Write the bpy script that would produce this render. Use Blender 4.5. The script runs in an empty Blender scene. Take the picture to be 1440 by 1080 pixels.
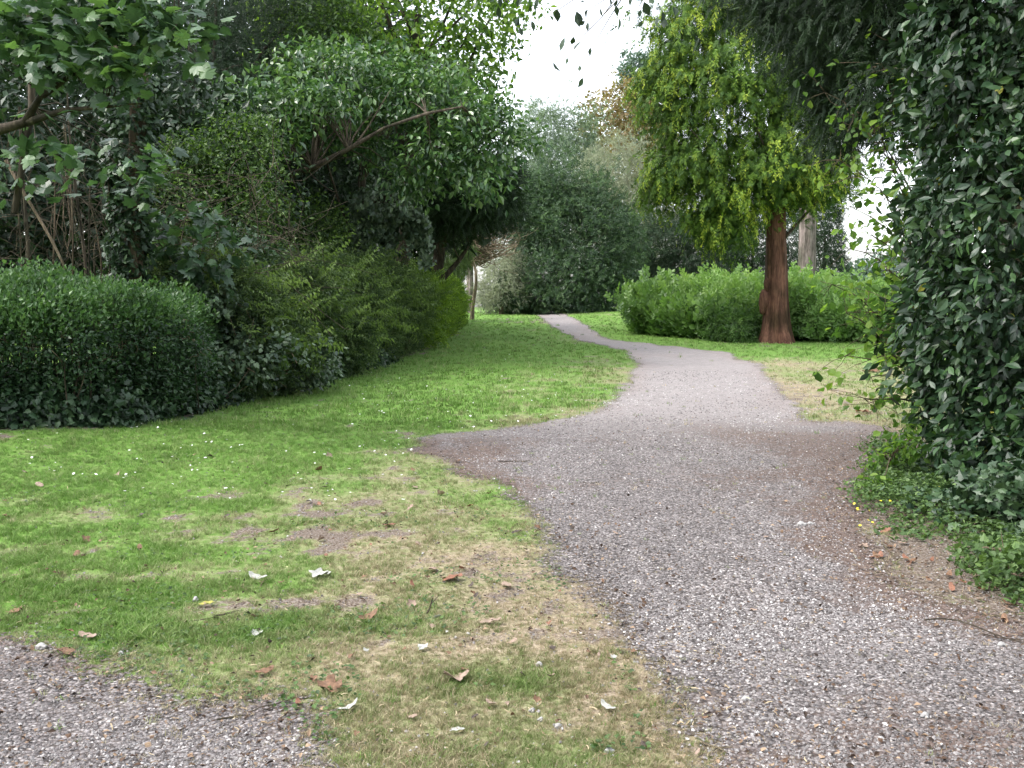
import bpy, math, random
import numpy as np
from mathutils import Vector
random.seed(7)
C = bpy.context.scene.collection
sc = bpy.context.scene
PI = math.pi
# ------------------------------------------------------------------ camera
EYE = 1.6; F = 1400.0; TH = math.atan(120 / F)
cam_d = bpy.data.cameras.new("camera"); cam = bpy.data.objects.new("camera", cam_d); C.objects.link(cam)
cam_d.sensor_width = 36; cam_d.lens = 35; cam_d.clip_end = 3000; cam_d.clip_start = 0.05
cam.location = (0, 0, EYE); cam.rotation_euler = (PI / 2 - TH, 0, 0)
sc.camera = cam

def noise(p, f=1.0, seed=0, octv=3):
    """smooth pseudo noise in about -1..1 from summed waves; p (n,3) or (n,2)"""
    p = np.asarray(p, float)
    if p.shape[1] == 2: p = np.c_[p, np.zeros(len(p))]
    r = np.random.RandomState(seed + 91)
    out = np.zeros(len(p)); amp = 1; tot = 0
    for o in range(octv):
        for k in range(5):
            d = r.normal(size=3); d /= np.linalg.norm(d)
            out += amp * np.sin(p @ (d * f * 2 ** o * (0.7 + 0.6 * r.rand()) * 2.2) + r.rand() * 6.28)
        tot += amp * 1.9; amp *= 0.55
    return out / tot

def S(t): t = np.clip(t, 0, 1); return t * t * (3 - 2 * t)
def H(x, y, fine=True):
    x = np.asarray(x, float); y = np.asarray(y, float)
    z = 0.74 * S((y - 18) / 42) + 0.35 * S((x - 1) / 8) * S((y - 35) / 25)
    z = z - 5.5 * S((y - 63) / 60)
    z = z + 0.22 * S((-x - 3.5) / 4) * S((y - 6) / 6)
    if fine:
        sh = x.shape
        q = np.c_[x.ravel(), y.ravel()]
        z = z + (0.014 * noise(q, 0.8, 5) + 0.004 * noise(q, 6, 6, 2)).reshape(sh)
    return z
def ray(px, py):
    dx = (px - 720) / F; dy = (540 - py) / F
    return np.array([dx, math.cos(TH) + dy * math.sin(TH), -math.sin(TH) + dy * math.cos(TH)])
def W(px, py, Y):
    d = ray(px, py); t = Y / d[1]
    return np.array([d[0] * t, Y, EYE + d[2] * t])
def G(px, py):
    d = ray(px, py); lo, hi = 0.5, 120.
    for _ in range(50):
        m = (lo + hi) / 2
        z = EYE + d[2] * m / d[1]
        if z > float(H(d[0] * m / d[1], m, False)): lo = m
        else: hi = m
    return np.array([d[0] * lo / d[1], lo])

# ------------------------------------------------------------------ helpers: tagging
def tag(o, label=None, cat=None, group=None, kind=None):
    if label: o["label"] = label
    if cat: o["category"] = cat
    if group: o["group"] = group
    if kind: o["kind"] = kind
    return o
def empty(name, x, y, label, cat, group=None, kind=None, z=None):
    o = bpy.data.objects.new(name, None); C.objects.link(o)
    o.location = (x, y, float(H(x, y)) if z is None else z); o.empty_display_size = .2
    return tag(o, label, cat, group, kind)
def link(name, me, mat, parent=None):
    o = bpy.data.objects.new(name, me); C.objects.link(o)
    if mat: me.materials.append(mat)
    if parent:
        o.parent = parent; o.matrix_parent_inverse = parent.matrix_basis.inverted()
    return o

def mesh_arrays(name, V, starts, totals, loops, attrs=None, smooth=False):
    me = bpy.data.meshes.new(name)
    me.vertices.add(len(V)); me.vertices.foreach_set("co", np.ascontiguousarray(V, dtype=np.float32).ravel())
    me.loops.add(len(loops)); me.loops.foreach_set("vertex_index", np.ascontiguousarray(loops, dtype=np.int32))
    me.polygons.add(len(starts)); me.polygons.foreach_set("loop_start", np.ascontiguousarray(starts, dtype=np.int32))
    me.polygons.foreach_set("loop_total", np.ascontiguousarray(totals, dtype=np.int32))
    me.polygons.foreach_set("use_smooth", np.full(len(starts), smooth))
    for k, a in (attrs or {}).items():
        at = me.attributes.new(k, 'FLOAT', 'POINT'); at.data.foreach_set("value", np.ascontiguousarray(a, dtype=np.float32))
    me.update(calc_edges=True)
    return me

def norm(a): return a / np.maximum(np.linalg.norm(a, axis=1, keepdims=True), 1e-9)

def scatter(name, mat, parent, P, D, N, size, templates, attrs=None, seed=0):
    """place a copy of one of the templates (verts, faces) at each P, lying along D with normal N, as ONE mesh"""
    rs = np.random.RandomState(seed)
    n = len(P); D = norm(D); X = norm(np.cross(D, N)); N = np.cross(X, D)
    which = rs.randint(0, len(templates), n)
    Vs, st, tt, lp, at = [], [], [], [], {k: [] for k in (attrs or {})}
    vb = lb = 0
    size = np.broadcast_to(np.asarray(size, float), (n,))
    for i, (tv, tf) in enumerate(templates):
        m = np.nonzero(which == i)[0]
        if not len(m): continue
        tv = np.asarray(tv, float); k = len(tv)
        V = P[m][:, None, :] + size[m][:, None, None] * (tv[None, :, 0:1] * X[m][:, None, :] + tv[None, :, 1:2] * D[m][:, None, :] + tv[None, :, 2:3] * N[m][:, None, :])
        fl = np.concatenate([np.array(f) for f in tf]); ft = np.array([len(f) for f in tf])
        fs = np.concatenate([[0], np.cumsum(ft)[:-1]])
        L = (np.arange(len(m)) * k)[:, None] + fl[None, :] + vb
        Sx = (np.arange(len(m)) * len(fl))[:, None] + fs[None, :] + lb
        Vs.append(V.reshape(-1, 3)); lp.append(L.ravel()); st.append(Sx.ravel()); tt.append(np.tile(ft, len(m)))
        for kk in at: at[kk].append(np.repeat(np.asarray(attrs[kk])[m], k))
        vb += len(m) * k; lb += len(m) * len(fl)
    me = mesh_arrays(name, np.concatenate(Vs), np.concatenate(st), np.concatenate(tt), np.concatenate(lp), {k: np.concatenate(v) for k, v in at.items()})
    return link(name, me, mat, parent)

# ------------------------------------------------------------------ leaf templates (x side, y along, z normal; length 1)
def t_oval(w=.3, fold=.08, tip=1.0):
    v = [(0, 0, 0), (-w * .8, .3, fold), (-w, .58, fold), (0, tip, -.05), (w, .58, fold), (w * .8, .3, fold), (0, .5, 0)]
    return v, [(0, 6, 2, 1), (6, 3, 2), (0, 5, 4, 6), (6, 4, 3)]
def t_rhomb(w=.28, fold=.08):
    v = [(0, 0, 0), (-w, .45, fold), (0, 1, -.04), (w, .45, fold)]
    return v, [(0, 2, 1), (0, 3, 2)]
def t_maple(seed=0):
    rs = np.random.RandomState(seed)
    pts = [(0, 0), (.22, -.04), (.42, .1), (.36, .22), (.55, .38), (.42, .46), (.5, .66), (.24, .6), (.2, .78), (0, 1.02),
           (-.2, .78), (-.24, .6), (-.5, .66), (-.42, .46), (-.55, .38), (-.36, .22), (-.42, .1), (-.22, -.04)]
    v = [(x * 1.0, y, -.25 * abs(x) + .08 * rs.rand() - .1 * y * y) for x, y in pts] + [(0, .35, .03)]
    k = len(pts)
    return v, [(i, (i + 1) % k, k) for i in range(k)]
def t_ivy():
    pts = [(0, 0), (.3, -.1), (.42, .2), (.3, .42), (.5, .5), (.2, .62), (0, 1), (-.2, .62), (-.5, .5), (-.3, .42), (-.42, .2), (-.3, -.1)]
    v = [(x, y, -.2 * abs(x)) for x, y in pts] + [(0, .35, .02)]
    k = len(pts)
    return v, [(i, (i + 1) % k, k) for i in range(k)]
def t_spray(n=6, w=.46, lw=.045, droop=.25, seed=0, bifurc=True):
    """flat fern-like conifer spray: stem with alternating narrow leaflets"""
    rs = np.random.RandomState(seed); v = []; f = []
    def leaf(x, y, ang, ln, wd):
        dx, dy = math.sin(ang), math.cos(ang); px_, py_ = dy, -dx
        z0 = -droop * y * y; b = len(v); y2 = y + dy * ln; z1 = -droop * y2 * y2 + .05 * (rs.rand() - .5)
        v.extend([(x, y, z0), (x + dx * ln * .5 + px_ * wd, y + dy * ln * .5 + py_ * wd, (z0 + z1) / 2 + .02), (x + dx * ln, y2, z1), (x + dx * ln * .5 - px_ * wd, y + dy * ln * .5 - py_ * wd, (z0 + z1) / 2)])
        f.append((b, b + 1, b + 2, b + 3))
    for i in range(n):
        y = .08 + .8 * i / n; s = -1 if i % 2 else 1
        leaf(0, y, s * (.75 + .3 * rs.rand()), w * (1.1 - .7 * y) * (.7 + .5 * rs.rand()), lw)
        leaf(0, y + .04, -s * (.75 + .3 * rs.rand()), w * (1.0 - .65 * y) * (.7 + .5 * rs.rand()), lw)
    leaf(0, 0, 0, 1.0, lw * .8)
    return v, f
def t_sprig(n=7, w=.22, ll=.32, seed=0, stem=True):
    """leafy twig: alternate pointed leaves on a thin stem"""
    rs = np.random.RandomState(seed); v = []; f = []
    for i in range(n):
        y = .1 + .85 * i / n; s = -1 if i % 2 else 1
        a = s * (.6 + .5 * rs.rand()) * (1 if i < n - 1 else .1); l = ll * (.7 + .5 * rs.rand()); z = .12 * (rs.rand() - .5)
        dx, dy = math.sin(a), math.cos(a); px_, py_ = dy, -dx; wd = w * l; b = len(v)
        v.extend([(0, y, 0), (dx * l * .5 + px_ * wd, y + dy * l * .5 + py_ * wd, z + .04), (dx * l, y + dy * l, z * 2 - .05), (dx * l * .5 - px_ * wd, y + dy * l * .5 - py_ * wd, z + .04)])
        f.extend([(b, b + 1, b + 2), (b, b + 2, b + 3)])
    if stem:
        b = len(v); v.extend([(-.008, 0, 0), (.008, 0, 0), (0, .95, 0)]); f.append((b, b + 1, b + 2))
    return v, f
def t_tuft(n=9, wid=.09, seed=0, spread=.5, lean=.5):
    """grass tuft: blades along local z (normal)"""
    rs = np.random.RandomState(seed); v = []; f = []
    for i in range(n):
        a = rs.rand() * 6.28; r = spread * math.sqrt(rs.rand()); x, y = r * math.cos(a), r * math.sin(a)
        h = .5 + .6 * rs.rand(); la = rs.rand() * 6.28; l = lean * (.3 + rs.rand()); w = wid * (.6 + .6 * rs.rand())
        tx, ty = x + math.cos(la) * l * h, y + math.sin(la) * l * h
        wa = rs.rand() * PI; wx, wy = math.cos(wa) * w, math.sin(wa) * w
        mx, my = x + (tx - x) * .35, y + (ty - y) * .35
        b = len(v)
        v.extend([(x - wx, y - wy, -.1), (x + wx, y + wy, -.1), (mx + wx * .8, my + wy * .8, h * .6), (mx - wx * .8, my - wy * .8, h * .6), (tx, ty, h)])
        f.extend([(b, b + 1, b + 2, b + 3), (b + 3, b + 2, b + 4)])
    return v, f
def t_stone(seed=0):
    rs = np.random.RandomState(seed)
    v = np.array([(0, 0, .5), (.5, 0, 0), (0, .5, 0), (-.5, 0, 0), (0, -.5, 0), (.3, .35, .25), (-.3, -.3, .3)], float)
    v = v * (.75 + .5 * rs.rand(7, 1)) + .1 * (rs.rand(7, 3) - .5)
    return v.tolist(), [(0, 1, 5), (0, 5, 2), (1, 2, 5), (0, 2, 3), (0, 3, 6), (0, 6, 4), (6, 3, 4), (0, 4, 1)]
OVAL = [t_oval(.24), t_oval(.3, .14, 1.05), t_oval(.27, .02, .95)]
ROUND = [t_oval(.36), t_oval(.4, .12, .95)]
NARROW = [t_oval(.17), t_oval(.2, .12)]
RHOMB = [t_rhomb(.28), t_rhomb(.34, .14), t_rhomb(.22, .02)]
MAPLE = [t_maple(i) for i in range(3)]
IVY = [t_ivy()]
SPRAY = [t_spray(seed=i) for i in range(4)]
YEW = [t_spray(9, .22, .022, .12, i) for i in range(4)]
SPRIG = [t_sprig(seed=i) for i in range(4)]
FINE = [t_sprig(9, .26, .2, i) for i in range(4)]
NETTLE = [t_sprig(7, .3, .36, i + 9) for i in range(4)]
BROAD = [t_sprig(6, .34, .5, i + 19) for i in range(4)]

# ------------------------------------------------------------------ materials
def new_mat(name):
    m = bpy.data.materials.new(name); m.use_nodes = True; nt = m.node_tree
    b = nt.nodes["Principled BSDF"]; return m, nt, b
def N_(nt, t, **kw):
    n = nt.nodes.new(t)
    for k, v in kw.items(): setattr(n, k, v)
    return n
def ramp(nt, stops, fac=None):
    r = N_(nt, 'ShaderNodeValToRGB'); e = r.color_ramp.elements
    e[0].position, e[0].color = stops[0][0], (*stops[0][1], 1); e[1].position, e[1].color = stops[-1][0], (*stops[-1][1], 1)
    for p, c in stops[1:-1]:
        x = e.new(p); x.color = (*c, 1)
    if fac: nt.links.new(fac, r.inputs[0])
    return r
def noise_n(nt, scale, detail=4, rough=.55, vec=None):
    n = N_(nt, 'ShaderNodeTexNoise'); n.inputs['Scale'].default_value = scale; n.inputs['Detail'].default_value = detail; n.inputs['Roughness'].default_value = rough
    if vec: nt.links.new(vec, n.inputs['Vector'])
    return n
def math_n(nt, op, a, b=None, clamp=False):
    m = N_(nt, 'ShaderNodeMath', operation=op, use_clamp=clamp)
    for i, x in enumerate((a, b)):
        if x is None: continue
        if isinstance(x, (int, float)): m.inputs[i].default_value = x
        else: nt.links.new(x, m.inputs[i])
    return m.outputs[0]
def mix_c(nt, f, a, b, mode='MIX'):
    m = N_(nt, 'ShaderNodeMix', data_type='RGBA', blend_type=mode)
    for i, x in ((0, f), (6, a), (7, b)):
        if isinstance(x, (int, float)): m.inputs[i].default_value = x
        elif isinstance(x, tuple): m.inputs[i].default_value = (*x, 1)
        else: nt.links.new(x, m.inputs[i])
    return m.outputs[2]
def leaf_mat(name, dark, mid, light, rough=.45, transl=.3, spec=.5, odd=None):
    """leaf: colour varies from leaf to leaf (rnd), with faint mottling; part of the light passes through"""
    m, nt, b = new_mat(name)
    at = N_(nt, 'ShaderNodeAttribute', attribute_name='rnd')
    stops = [(0, dark), (.5, mid), (1.0, light)]
    if odd: stops = [(0, dark), (.48, mid), (.93, light), (.97, odd)]
    r = ramp(nt, stops, at.outputs['Fac'])
    nz = noise_n(nt, 9, 2)
    col = mix_c(nt, 1.0, r.outputs[0], mix_c(nt, nz.outputs[0], (.72, .72, .72), (1.28, 1.28, 1.2)), 'MULTIPLY')
    nt.links.new(col, b.inputs['Base Color'])
    b.inputs['Roughness'].default_value = rough; b.inputs['Specular IOR Level'].default_value = spec
    if transl > 0:
        tr = N_(nt, 'ShaderNodeBsdfTranslucent'); nt.links.new(mix_c(nt, 1.0, col, (1.35, 1.45, .7), 'MULTIPLY'), tr.inputs['Color'])
        ms = N_(nt, 'ShaderNodeMixShader'); ms.inputs[0].default_value = transl
        nt.links.new(b.outputs[0], ms.inputs[1]); nt.links.new(tr.outputs[0], ms.inputs[2])
        nt.links.new(ms.outputs[0], nt.nodes['Material Output'].inputs[0])
    return m
def bark_mat(name, a, c, scale=6, stretch=.15, bump=.6):
    m, nt, b = new_mat(name)
    tc = N_(nt, 'ShaderNodeTexCoord'); mp = N_(nt, 'ShaderNodeMapping'); mp.inputs['Scale'].default_value = (1, 1, stretch)
    nt.links.new(tc.outputs['Object'], mp.inputs['Vector'])
    n1 = noise_n(nt, scale, 7, .65, mp.outputs[0]); n2 = noise_n(nt, scale * 4, 4, .6, mp.outputs[0])
    n3 = noise_n(nt, 1.4, 3, .5, tc.outputs['Object'])
    f = math_n(nt, 'ADD', math_n(nt, 'MULTIPLY', n1.outputs[0], .7), math_n(nt, 'MULTIPLY', n2.outputs[0], .3))
    r = ramp(nt, [(.33, tuple(x * .35 for x in a)), (.5, a), (.66, c)], f)
    col = mix_c(nt, 1.0, r.outputs[0], mix_c(nt, ramp(nt, [(.35, (0, 0, 0)), (.65, (1, 1, 1))], n3.outputs[0]).outputs[0], (.55, .62, .5), (1.45, 1.38, 1.35)), 'MULTIPLY')
    nt.links.new(col, b.inputs['Base Color']); b.inputs['Roughness'].default_value = .9; b.inputs['Specular IOR Level'].default_value = .2
    bp = N_(nt, 'ShaderNodeBump'); bp.inputs['Strength'].default_value = bump; bp.inputs['Distance'].default_value = .03
    nt.links.new(f, bp.inputs['Height']); nt.links.new(bp.outputs[0], b.inputs['Normal'])
    return m

M = {}
M['bark_red'] = bark_mat('reddish_bark', (.085, .043, .030), (.165, .088, .062), 7, .12, 1.0)
M['bark_grey'] = bark_mat('grey_bark', (.16, .135, .125), (.30, .26, .25), 9, .12)
M['bark_dark'] = bark_mat('dark_bark', (.05, .042, .032), (.12, .10, .075), 8, .2)
M['bark_brown'] = bark_mat('brown_bark', (.09, .07, .05), (.19, .155, .11), 9, .2)
M['twig_pale'] = bark_mat('pale_dead_wood', (.16, .125, .09), (.30, .25, .19), 12, .2)
M['laurel'] = leaf_mat('laurel_leaf', (.009, .022, .011), (.020, .050, .022), (.048, .105, .03), .40, .12, .5, (.30, .30, .05))
M['ivy_pale'] = leaf_mat('ivy_pale_leaf', (.03, .058, .036), (.062, .105, .062), (.12, .175, .10), .4, .12, .5)
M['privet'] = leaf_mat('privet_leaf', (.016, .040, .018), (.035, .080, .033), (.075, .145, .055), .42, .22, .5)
M['privet_top'] = leaf_mat('privet_new_lit_leaf', (.040, .095, .036), (.08, .165, .06), (.15, .26, .10), .42, .3, .5)
M['ivy'] = leaf_mat('ivy_leaf', (.012, .030, .014), (.026, .060, .026), (.07, .12, .055), .42, .12, .45)
M['hedge_fine'] = leaf_mat('fine_hedge_leaf', (.036, .068, .028), (.076, .125, .046), (.165, .24, .085), .5, .3, .4)
M['hedge_shoot'] = leaf_mat('hedge_shoot_leaf', (.07, .12, .035), (.13, .20, .055), (.22, .31, .10), .5, .35, .4)
M['hedge_yellow'] = leaf_mat('yellow_green_leaf', (.07, .13, .022), (.15, .25, .035), (.27, .38, .055), .5, .4, .4)
M['cypress'] = leaf_mat('golden_cypress_spray', (.032, .08, .014), (.12, .215, .024), (.34, .41, .042), .6, .15, .3)
M['yew'] = leaf_mat('yew_needles', (.009, .023, .011), (.017, .039, .016), (.036, .075, .025), .5, .15, .35)
M['maple'] = leaf_mat('sycamore_leaf', (.034, .07, .042), (.06, .12, .062), (.11, .20, .075), .38, .32, .6)
M['cherry'] = leaf_mat('glossy_broad_leaf', (.035, .085, .035), (.075, .155, .055), (.15, .25, .085), .28, .3, .8)
M['bramble'] = leaf_mat('bramble_leaf', (.022, .05, .016), (.05, .10, .025), (.12, .20, .042), .5, .35, .4)
M['lightgreen'] = leaf_mat('bright_backlit_leaf', (.04, .09, .02), (.10, .19, .035), (.22, .33, .06), .5, .5, .35)
M['dark'] = leaf_mat('dark_evergreen_leaf', (.014, .030, .016), (.028, .055, .028), (.055, .10, .045), .45, .15, .4)
M['greygreen'] = leaf_mat('grey_green_leaf', (.085, .125, .09), (.16, .22, .15), (.29, .36, .25), .5, .25, .4)
M['olive'] = leaf_mat('olive_leaf', (.05, .09, .035), (.10, .16, .055), (.19, .27, .10), .5, .25, .4)
M['evergreen'] = leaf_mat('evergreen_shrub_leaf', (.020, .046, .024), (.045, .09, .042), (.12, .20, .08), .42, .2, .5)
M['bluegreen'] = leaf_mat('blue_green_leaf', (.06, .10, .09), (.10, .155, .13), (.18, .24, .19), .5, .2, .4)
M['russet'] = leaf_mat('russet_leaf', (.12, .10, .055), (.23, .16, .085), (.24, .26, .13), .55, .3, .3)
M['silver'] = leaf_mat('silver_grey_leaf', (.15, .17, .13), (.28, .30, .23), (.44, .46, .37), .55, .2, .4)
M['nettle'] = leaf_mat('nettle_leaf', (.09, .17, .055), (.18, .31, .09), (.34, .47, .19), .5, .35, .4)
M['brightbush'] = leaf_mat('bright_bush_leaf', (.06, .125, .035), (.12, .22, .06), (.24, .37, .13), .45, .35, .5)
M['hazel'] = leaf_mat('hazel_leaf', (.05, .11, .025), (.10, .20, .04), (.22, .34, .06), .5, .5, .4)
M['weed'] = leaf_mat('weed_leaf', (.035, .07, .022), (.068, .125, .038), (.14, .225, .068), .5, .25, .35)

def grass_mat(name):
    m, nt, b = new_mat(name)
    at = N_(nt, 'ShaderNodeAttribute', attribute_name='rnd'); dr = N_(nt, 'ShaderNodeAttribute', attribute_name='dry')
    g = ramp(nt, [(0, (.085, .165, .025)), (.5, (.13, .255, .046)), (1, (.24, .37, .09))], at.outputs['Fac'])
    d = ramp(nt, [(0, (.20, .19, .09)), (.5, (.40, .34, .215)), (1, (.60, .51, .37))], at.outputs['Fac'])
    col = mix_c(nt, dr.outputs['Fac'], g.outputs[0], d.outputs[0])
    nt.links.new(col, b.inputs['Base Color']); b.inputs['Roughness'].default_value = .55; b.inputs['Specular IOR Level'].default_value = .3
    tr = N_(nt, 'ShaderNodeBsdfTranslucent'); nt.links.new(col, tr.inputs['Color'])
    ms = N_(nt, 'ShaderNodeMixShader'); ms.inputs[0].default_value = .3
    nt.links.new(b.outputs[0], ms.inputs[1]); nt.links.new(tr.outputs[0], ms.inputs[2]); nt.links.new(ms.outputs[0], nt.nodes['Material Output'].inputs[0])
    return m
M['grass'] = grass_mat('grass_blade')

def ground_mat():
    m, nt, b = new_mat('lawn_ground')
    geo = N_(nt, 'ShaderNodeNewGeometry'); pos = geo.outputs['Position']
    dry = N_(nt, 'ShaderNodeAttribute', attribute_name='dry').outputs['Fac']; bare = N_(nt, 'ShaderNodeAttribute', attribute_name='bare').outputs['Fac']
    n1 = noise_n(nt, 1.1, 6, .6, pos); n2 = noise_n(nt, 14, 5, .65, pos); n3 = noise_n(nt, 70, 3, .6, pos)
    green = ramp(nt, [(.3, (.075, .15, .022)), (.5, (.12, .235, .042)), (.7, (.19, .31, .07))], math_n(nt, 'ADD', math_n(nt, 'MULTIPLY', n2.outputs[0], .6), math_n(nt, 'MULTIPLY', n3.outputs[0], .4)))
    straw = ramp(nt, [(.32, (.14, .115, .07)), (.5, (.29, .235, .16)), (.68, (.48, .40, .30))], math_n(nt, 'ADD', math_n(nt, 'MULTIPLY', n2.outputs[0], .4), math_n(nt, 'MULTIPLY', n3.outputs[0], .6)))
    soil = ramp(nt, [(.3, (.07, .052, .04)), (.5, (.155, .122, .098)), (.66, (.31, .27, .235))], n3.outputs[0])
    f1 = math_n(nt, 'ADD', dry, math_n(nt, 'MULTIPLY', math_n(nt, 'SUBTRACT', n2.outputs[0], .5), 1.2), True)
    c = mix_c(nt, f1, green.outputs[0], straw.outputs[0])
    f2 = math_n(nt, 'MULTIPLY', math_n(nt, 'ADD', math_n(nt, 'SUBTRACT', bare, .42), math_n(nt, 'MULTIPLY', math_n(nt, 'SUBTRACT', n2.outputs[0], .5), 1.4)), 3.5, True)
    c = mix_c(nt, f2, c, soil.outputs[0])
    nt.links.new(c, b.inputs['Base Color']); b.inputs['Roughness'].default_value = .95; b.inputs['Specular IOR Level'].default_value = .15
    bp = N_(nt, 'ShaderNodeBump'); bp.inputs['Strength'].default_value = .7; bp.inputs['Distance'].default_value = .02
    nt.links.new(n3.outputs[0], bp.inputs['Height']); nt.links.new(bp.outputs[0], b.inputs['Normal'])
    return m
def gravel_mat(name, tint=(1, 1, 1)):
    m, nt, b = new_mat(name)
    geo = N_(nt, 'ShaderNodeNewGeometry'); pos = geo.outputs['Position']
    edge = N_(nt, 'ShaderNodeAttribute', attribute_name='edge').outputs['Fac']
    dirt_shade = N_(nt, 'ShaderNodeAttribute', attribute_name='dirt_shade').outputs['Fac']
    vo = N_(nt, 'ShaderNodeTexVoronoi', feature='F1'); vo.inputs['Scale'].default_value = 62; nt.links.new(pos, vo.inputs['Vector'])
    n1 = noise_n(nt, 1.6, 5, .6, pos); n2 = noise_n(nt, 25, 5, .7, pos); n3 = noise_n(nt, 6, 5, .6, pos)
    sep = N_(nt, 'ShaderNodeSeparateColor'); nt.links.new(vo.outputs['Color'], sep.inputs[0])
    st = ramp(nt, [(0, (.08, .073, .074)), (.35, (.165, .152, .155)), (.7, (.25, .232, .236)), (.93, (.34, .32, .325)), (1, (.54, .52, .51))], sep.outputs[0])
    gap = ramp(nt, [(.25, (1, 1, 1)), (.75, (.38, .35, .32))], math_n(nt, 'MULTIPLY', vo.outputs['Distance'], 1.0))
    c = mix_c(nt, 1.0, st.outputs[0], gap.outputs[0], 'MULTIPLY')
    c = mix_c(nt, 1.0, c, mix_c(nt, n1.outputs[0], (.66, .65, .64), (1.5, 1.47, 1.44)), 'MULTIPLY')
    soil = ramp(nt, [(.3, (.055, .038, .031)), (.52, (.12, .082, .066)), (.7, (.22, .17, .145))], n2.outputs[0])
    f = math_n(nt, 'MULTIPLY', math_n(nt, 'ADD', math_n(nt, 'SUBTRACT', dirt_shade, .45), math_n(nt, 'SUBTRACT', n3.outputs[0], .5)), 3.0, True)
    c = mix_c(nt, math_n(nt, 'MULTIPLY', f, .85), c, soil.outputs[0])  # soil tone also darkens the strip of painted canopy shade
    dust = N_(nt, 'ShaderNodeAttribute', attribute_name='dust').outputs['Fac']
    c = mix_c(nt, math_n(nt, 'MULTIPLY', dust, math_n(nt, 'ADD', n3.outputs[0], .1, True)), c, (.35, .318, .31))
    nt.links.new(c, b.inputs['Base Color']); b.inputs['Roughness'].default_value = .85; b.inputs['Specular IOR Level'].default_value = .3
    bp = N_(nt, 'ShaderNodeBump'); bp.inputs['Strength'].default_value = .9; bp.inputs['Distance'].default_value = .012
    nt.links.new(math_n(nt, 'SUBTRACT', 1.0, vo.outputs['Distance']), bp.inputs['Height']); nt.links.new(bp.outputs[0], b.inputs['Normal'])
    # worn edge: the sheet thins out over the soil below
    a = math_n(nt, 'MULTIPLY', math_n(nt, 'ADD', edge, math_n(nt, 'MULTIPLY', math_n(nt, 'SUBTRACT', n2.outputs[0], .5), 1.5)), 6.0, True)
    nt.links.new(a, b.inputs['Alpha'])
    return m
def stone_mat():
    m, nt, b = new_mat('gravel_chip')
    at = N_(nt, 'ShaderNodeAttribute', attribute_name='rnd')
    r = ramp(nt, [(0, (.055, .05, .05)), (.25, (.145, .133, .13)), (.6, (.245, .228, .224)), (.85, (.36, .342, .336)), (1, (.56, .54, .53))], at.outputs['Fac'])
    nt.links.new(r.outputs[0], b.inputs['Base Color']); b.inputs['Roughness'].default_value = .75
    return m
def plain(name, c1, c2, rough=.7, scale=30, transl=0):
    m, nt, b = new_mat(name)
    n = noise_n(nt, scale, 4, .6, N_(nt, 'ShaderNodeTexCoord').outputs['Object'])
    r = ramp(nt, [(.35, c1), (.65, c2)], n.outputs[0]); nt.links.new(r.outputs[0], b.inputs['Base Color']); b.inputs['Roughness'].default_value = rough
    return m

# ------------------------------------------------------------------ ground
def poly(pix): return np.array([G(*p) for p in pix])
LEFT = [(1150, 1400), (1060, 1080), (1010, 970), (900, 880), (835, 820), (800, 770), (775, 725), (725, 685), (640, 650), (600, 632), (625, 612), (760, 600), (850, 580), (893, 545), (903, 512), (885, 493), (825, 480), (784, 462), (764, 446)]
RIGHT = [(800, 446), (826, 462), (848, 477), (900, 483), (960, 489), (1020, 497), (1060, 515), (1085, 550), (1130, 592), (1235, 600), (1225, 640), (1198, 680), (1190, 740), (1225, 805), (1300, 850), (1380, 880), (1450, 905), (1700, 1000), (2300, 1400)]
PATH = poly(LEFT + RIGHT)
top = PATH[len(LEFT) - 1]; top2 = PATH[len(LEFT)]
PATH = np.insert(PATH, len(LEFT), [[1.2, 66], [2.5, 66]], axis=0)
SPUR = poly([(-500, 880), (0, 905), (80, 930), (170, 962), (255, 990), (360, 1015), (405, 1060), (420, 1400), (-1500, 1400)])
def sdist(q, P):
    """signed distance to polygon, positive inside"""
    q = np.asarray(q, float); d = np.full(len(q), 1e9); ins = np.zeros(len(q), bool)
    for i in range(len(P)):
        a, b = P[i], P[(i + 1) % len(P)]; ab = b - a
        t = np.clip(((q - a) @ ab) / (ab @ ab), 0, 1)
        d = np.minimum(d, np.linalg.norm(q - (a + t[:, None] * ab), axis=1))
        c = (a[1] > q[:, 1]) != (b[1] > q[:, 1])
        with np.errstate(divide='ignore', invalid='ignore'):
            xs = a[0] + (q[:, 1] - a[1]) / (b[1] - a[1] if b[1] != a[1] else 1e-9) * ab[0]
        ins ^= c & (q[:, 0] < xs)
    return np.where(ins, d, -d)
BL = []   # bare worn patches (pixel, radius m)
for p, r in [((430, 760), .9), ((520, 745), .7), ((400, 850), .6), ((640, 800), .5), ((700, 820), .7), ((600, 612), .9), ((300, 700), .3), ((1120, 560), 1.6), ((1190, 525), 1.6), ((20, 870), .35), ((870, 560), 1.0), ((840, 480), .8), ((640, 470), 1.6), ((740, 452), 3), ((1092, 487), 1.3), ((470, 720), .6), ((330, 1000), .35), ((740, 870), .45)]:
    BL.append((G(*p), r))
wp = poly([(1205, 625), (1250, 612), (1300, 640), (1440, 690), (1700, 760), (1800, 950), (1440, 862), (1370, 828), (1290, 780), (1225, 745), (1195, 712), (1215, 670)])
GP = [(G(640, 1040), .28), (G(480, 1010), .25), (G(790, 1050), .2), (G(560, 880), .3), (G(690, 700), .6), (G(150, 880), .5), (G(330, 930), .35), (G(700, 960), .2)]
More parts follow.
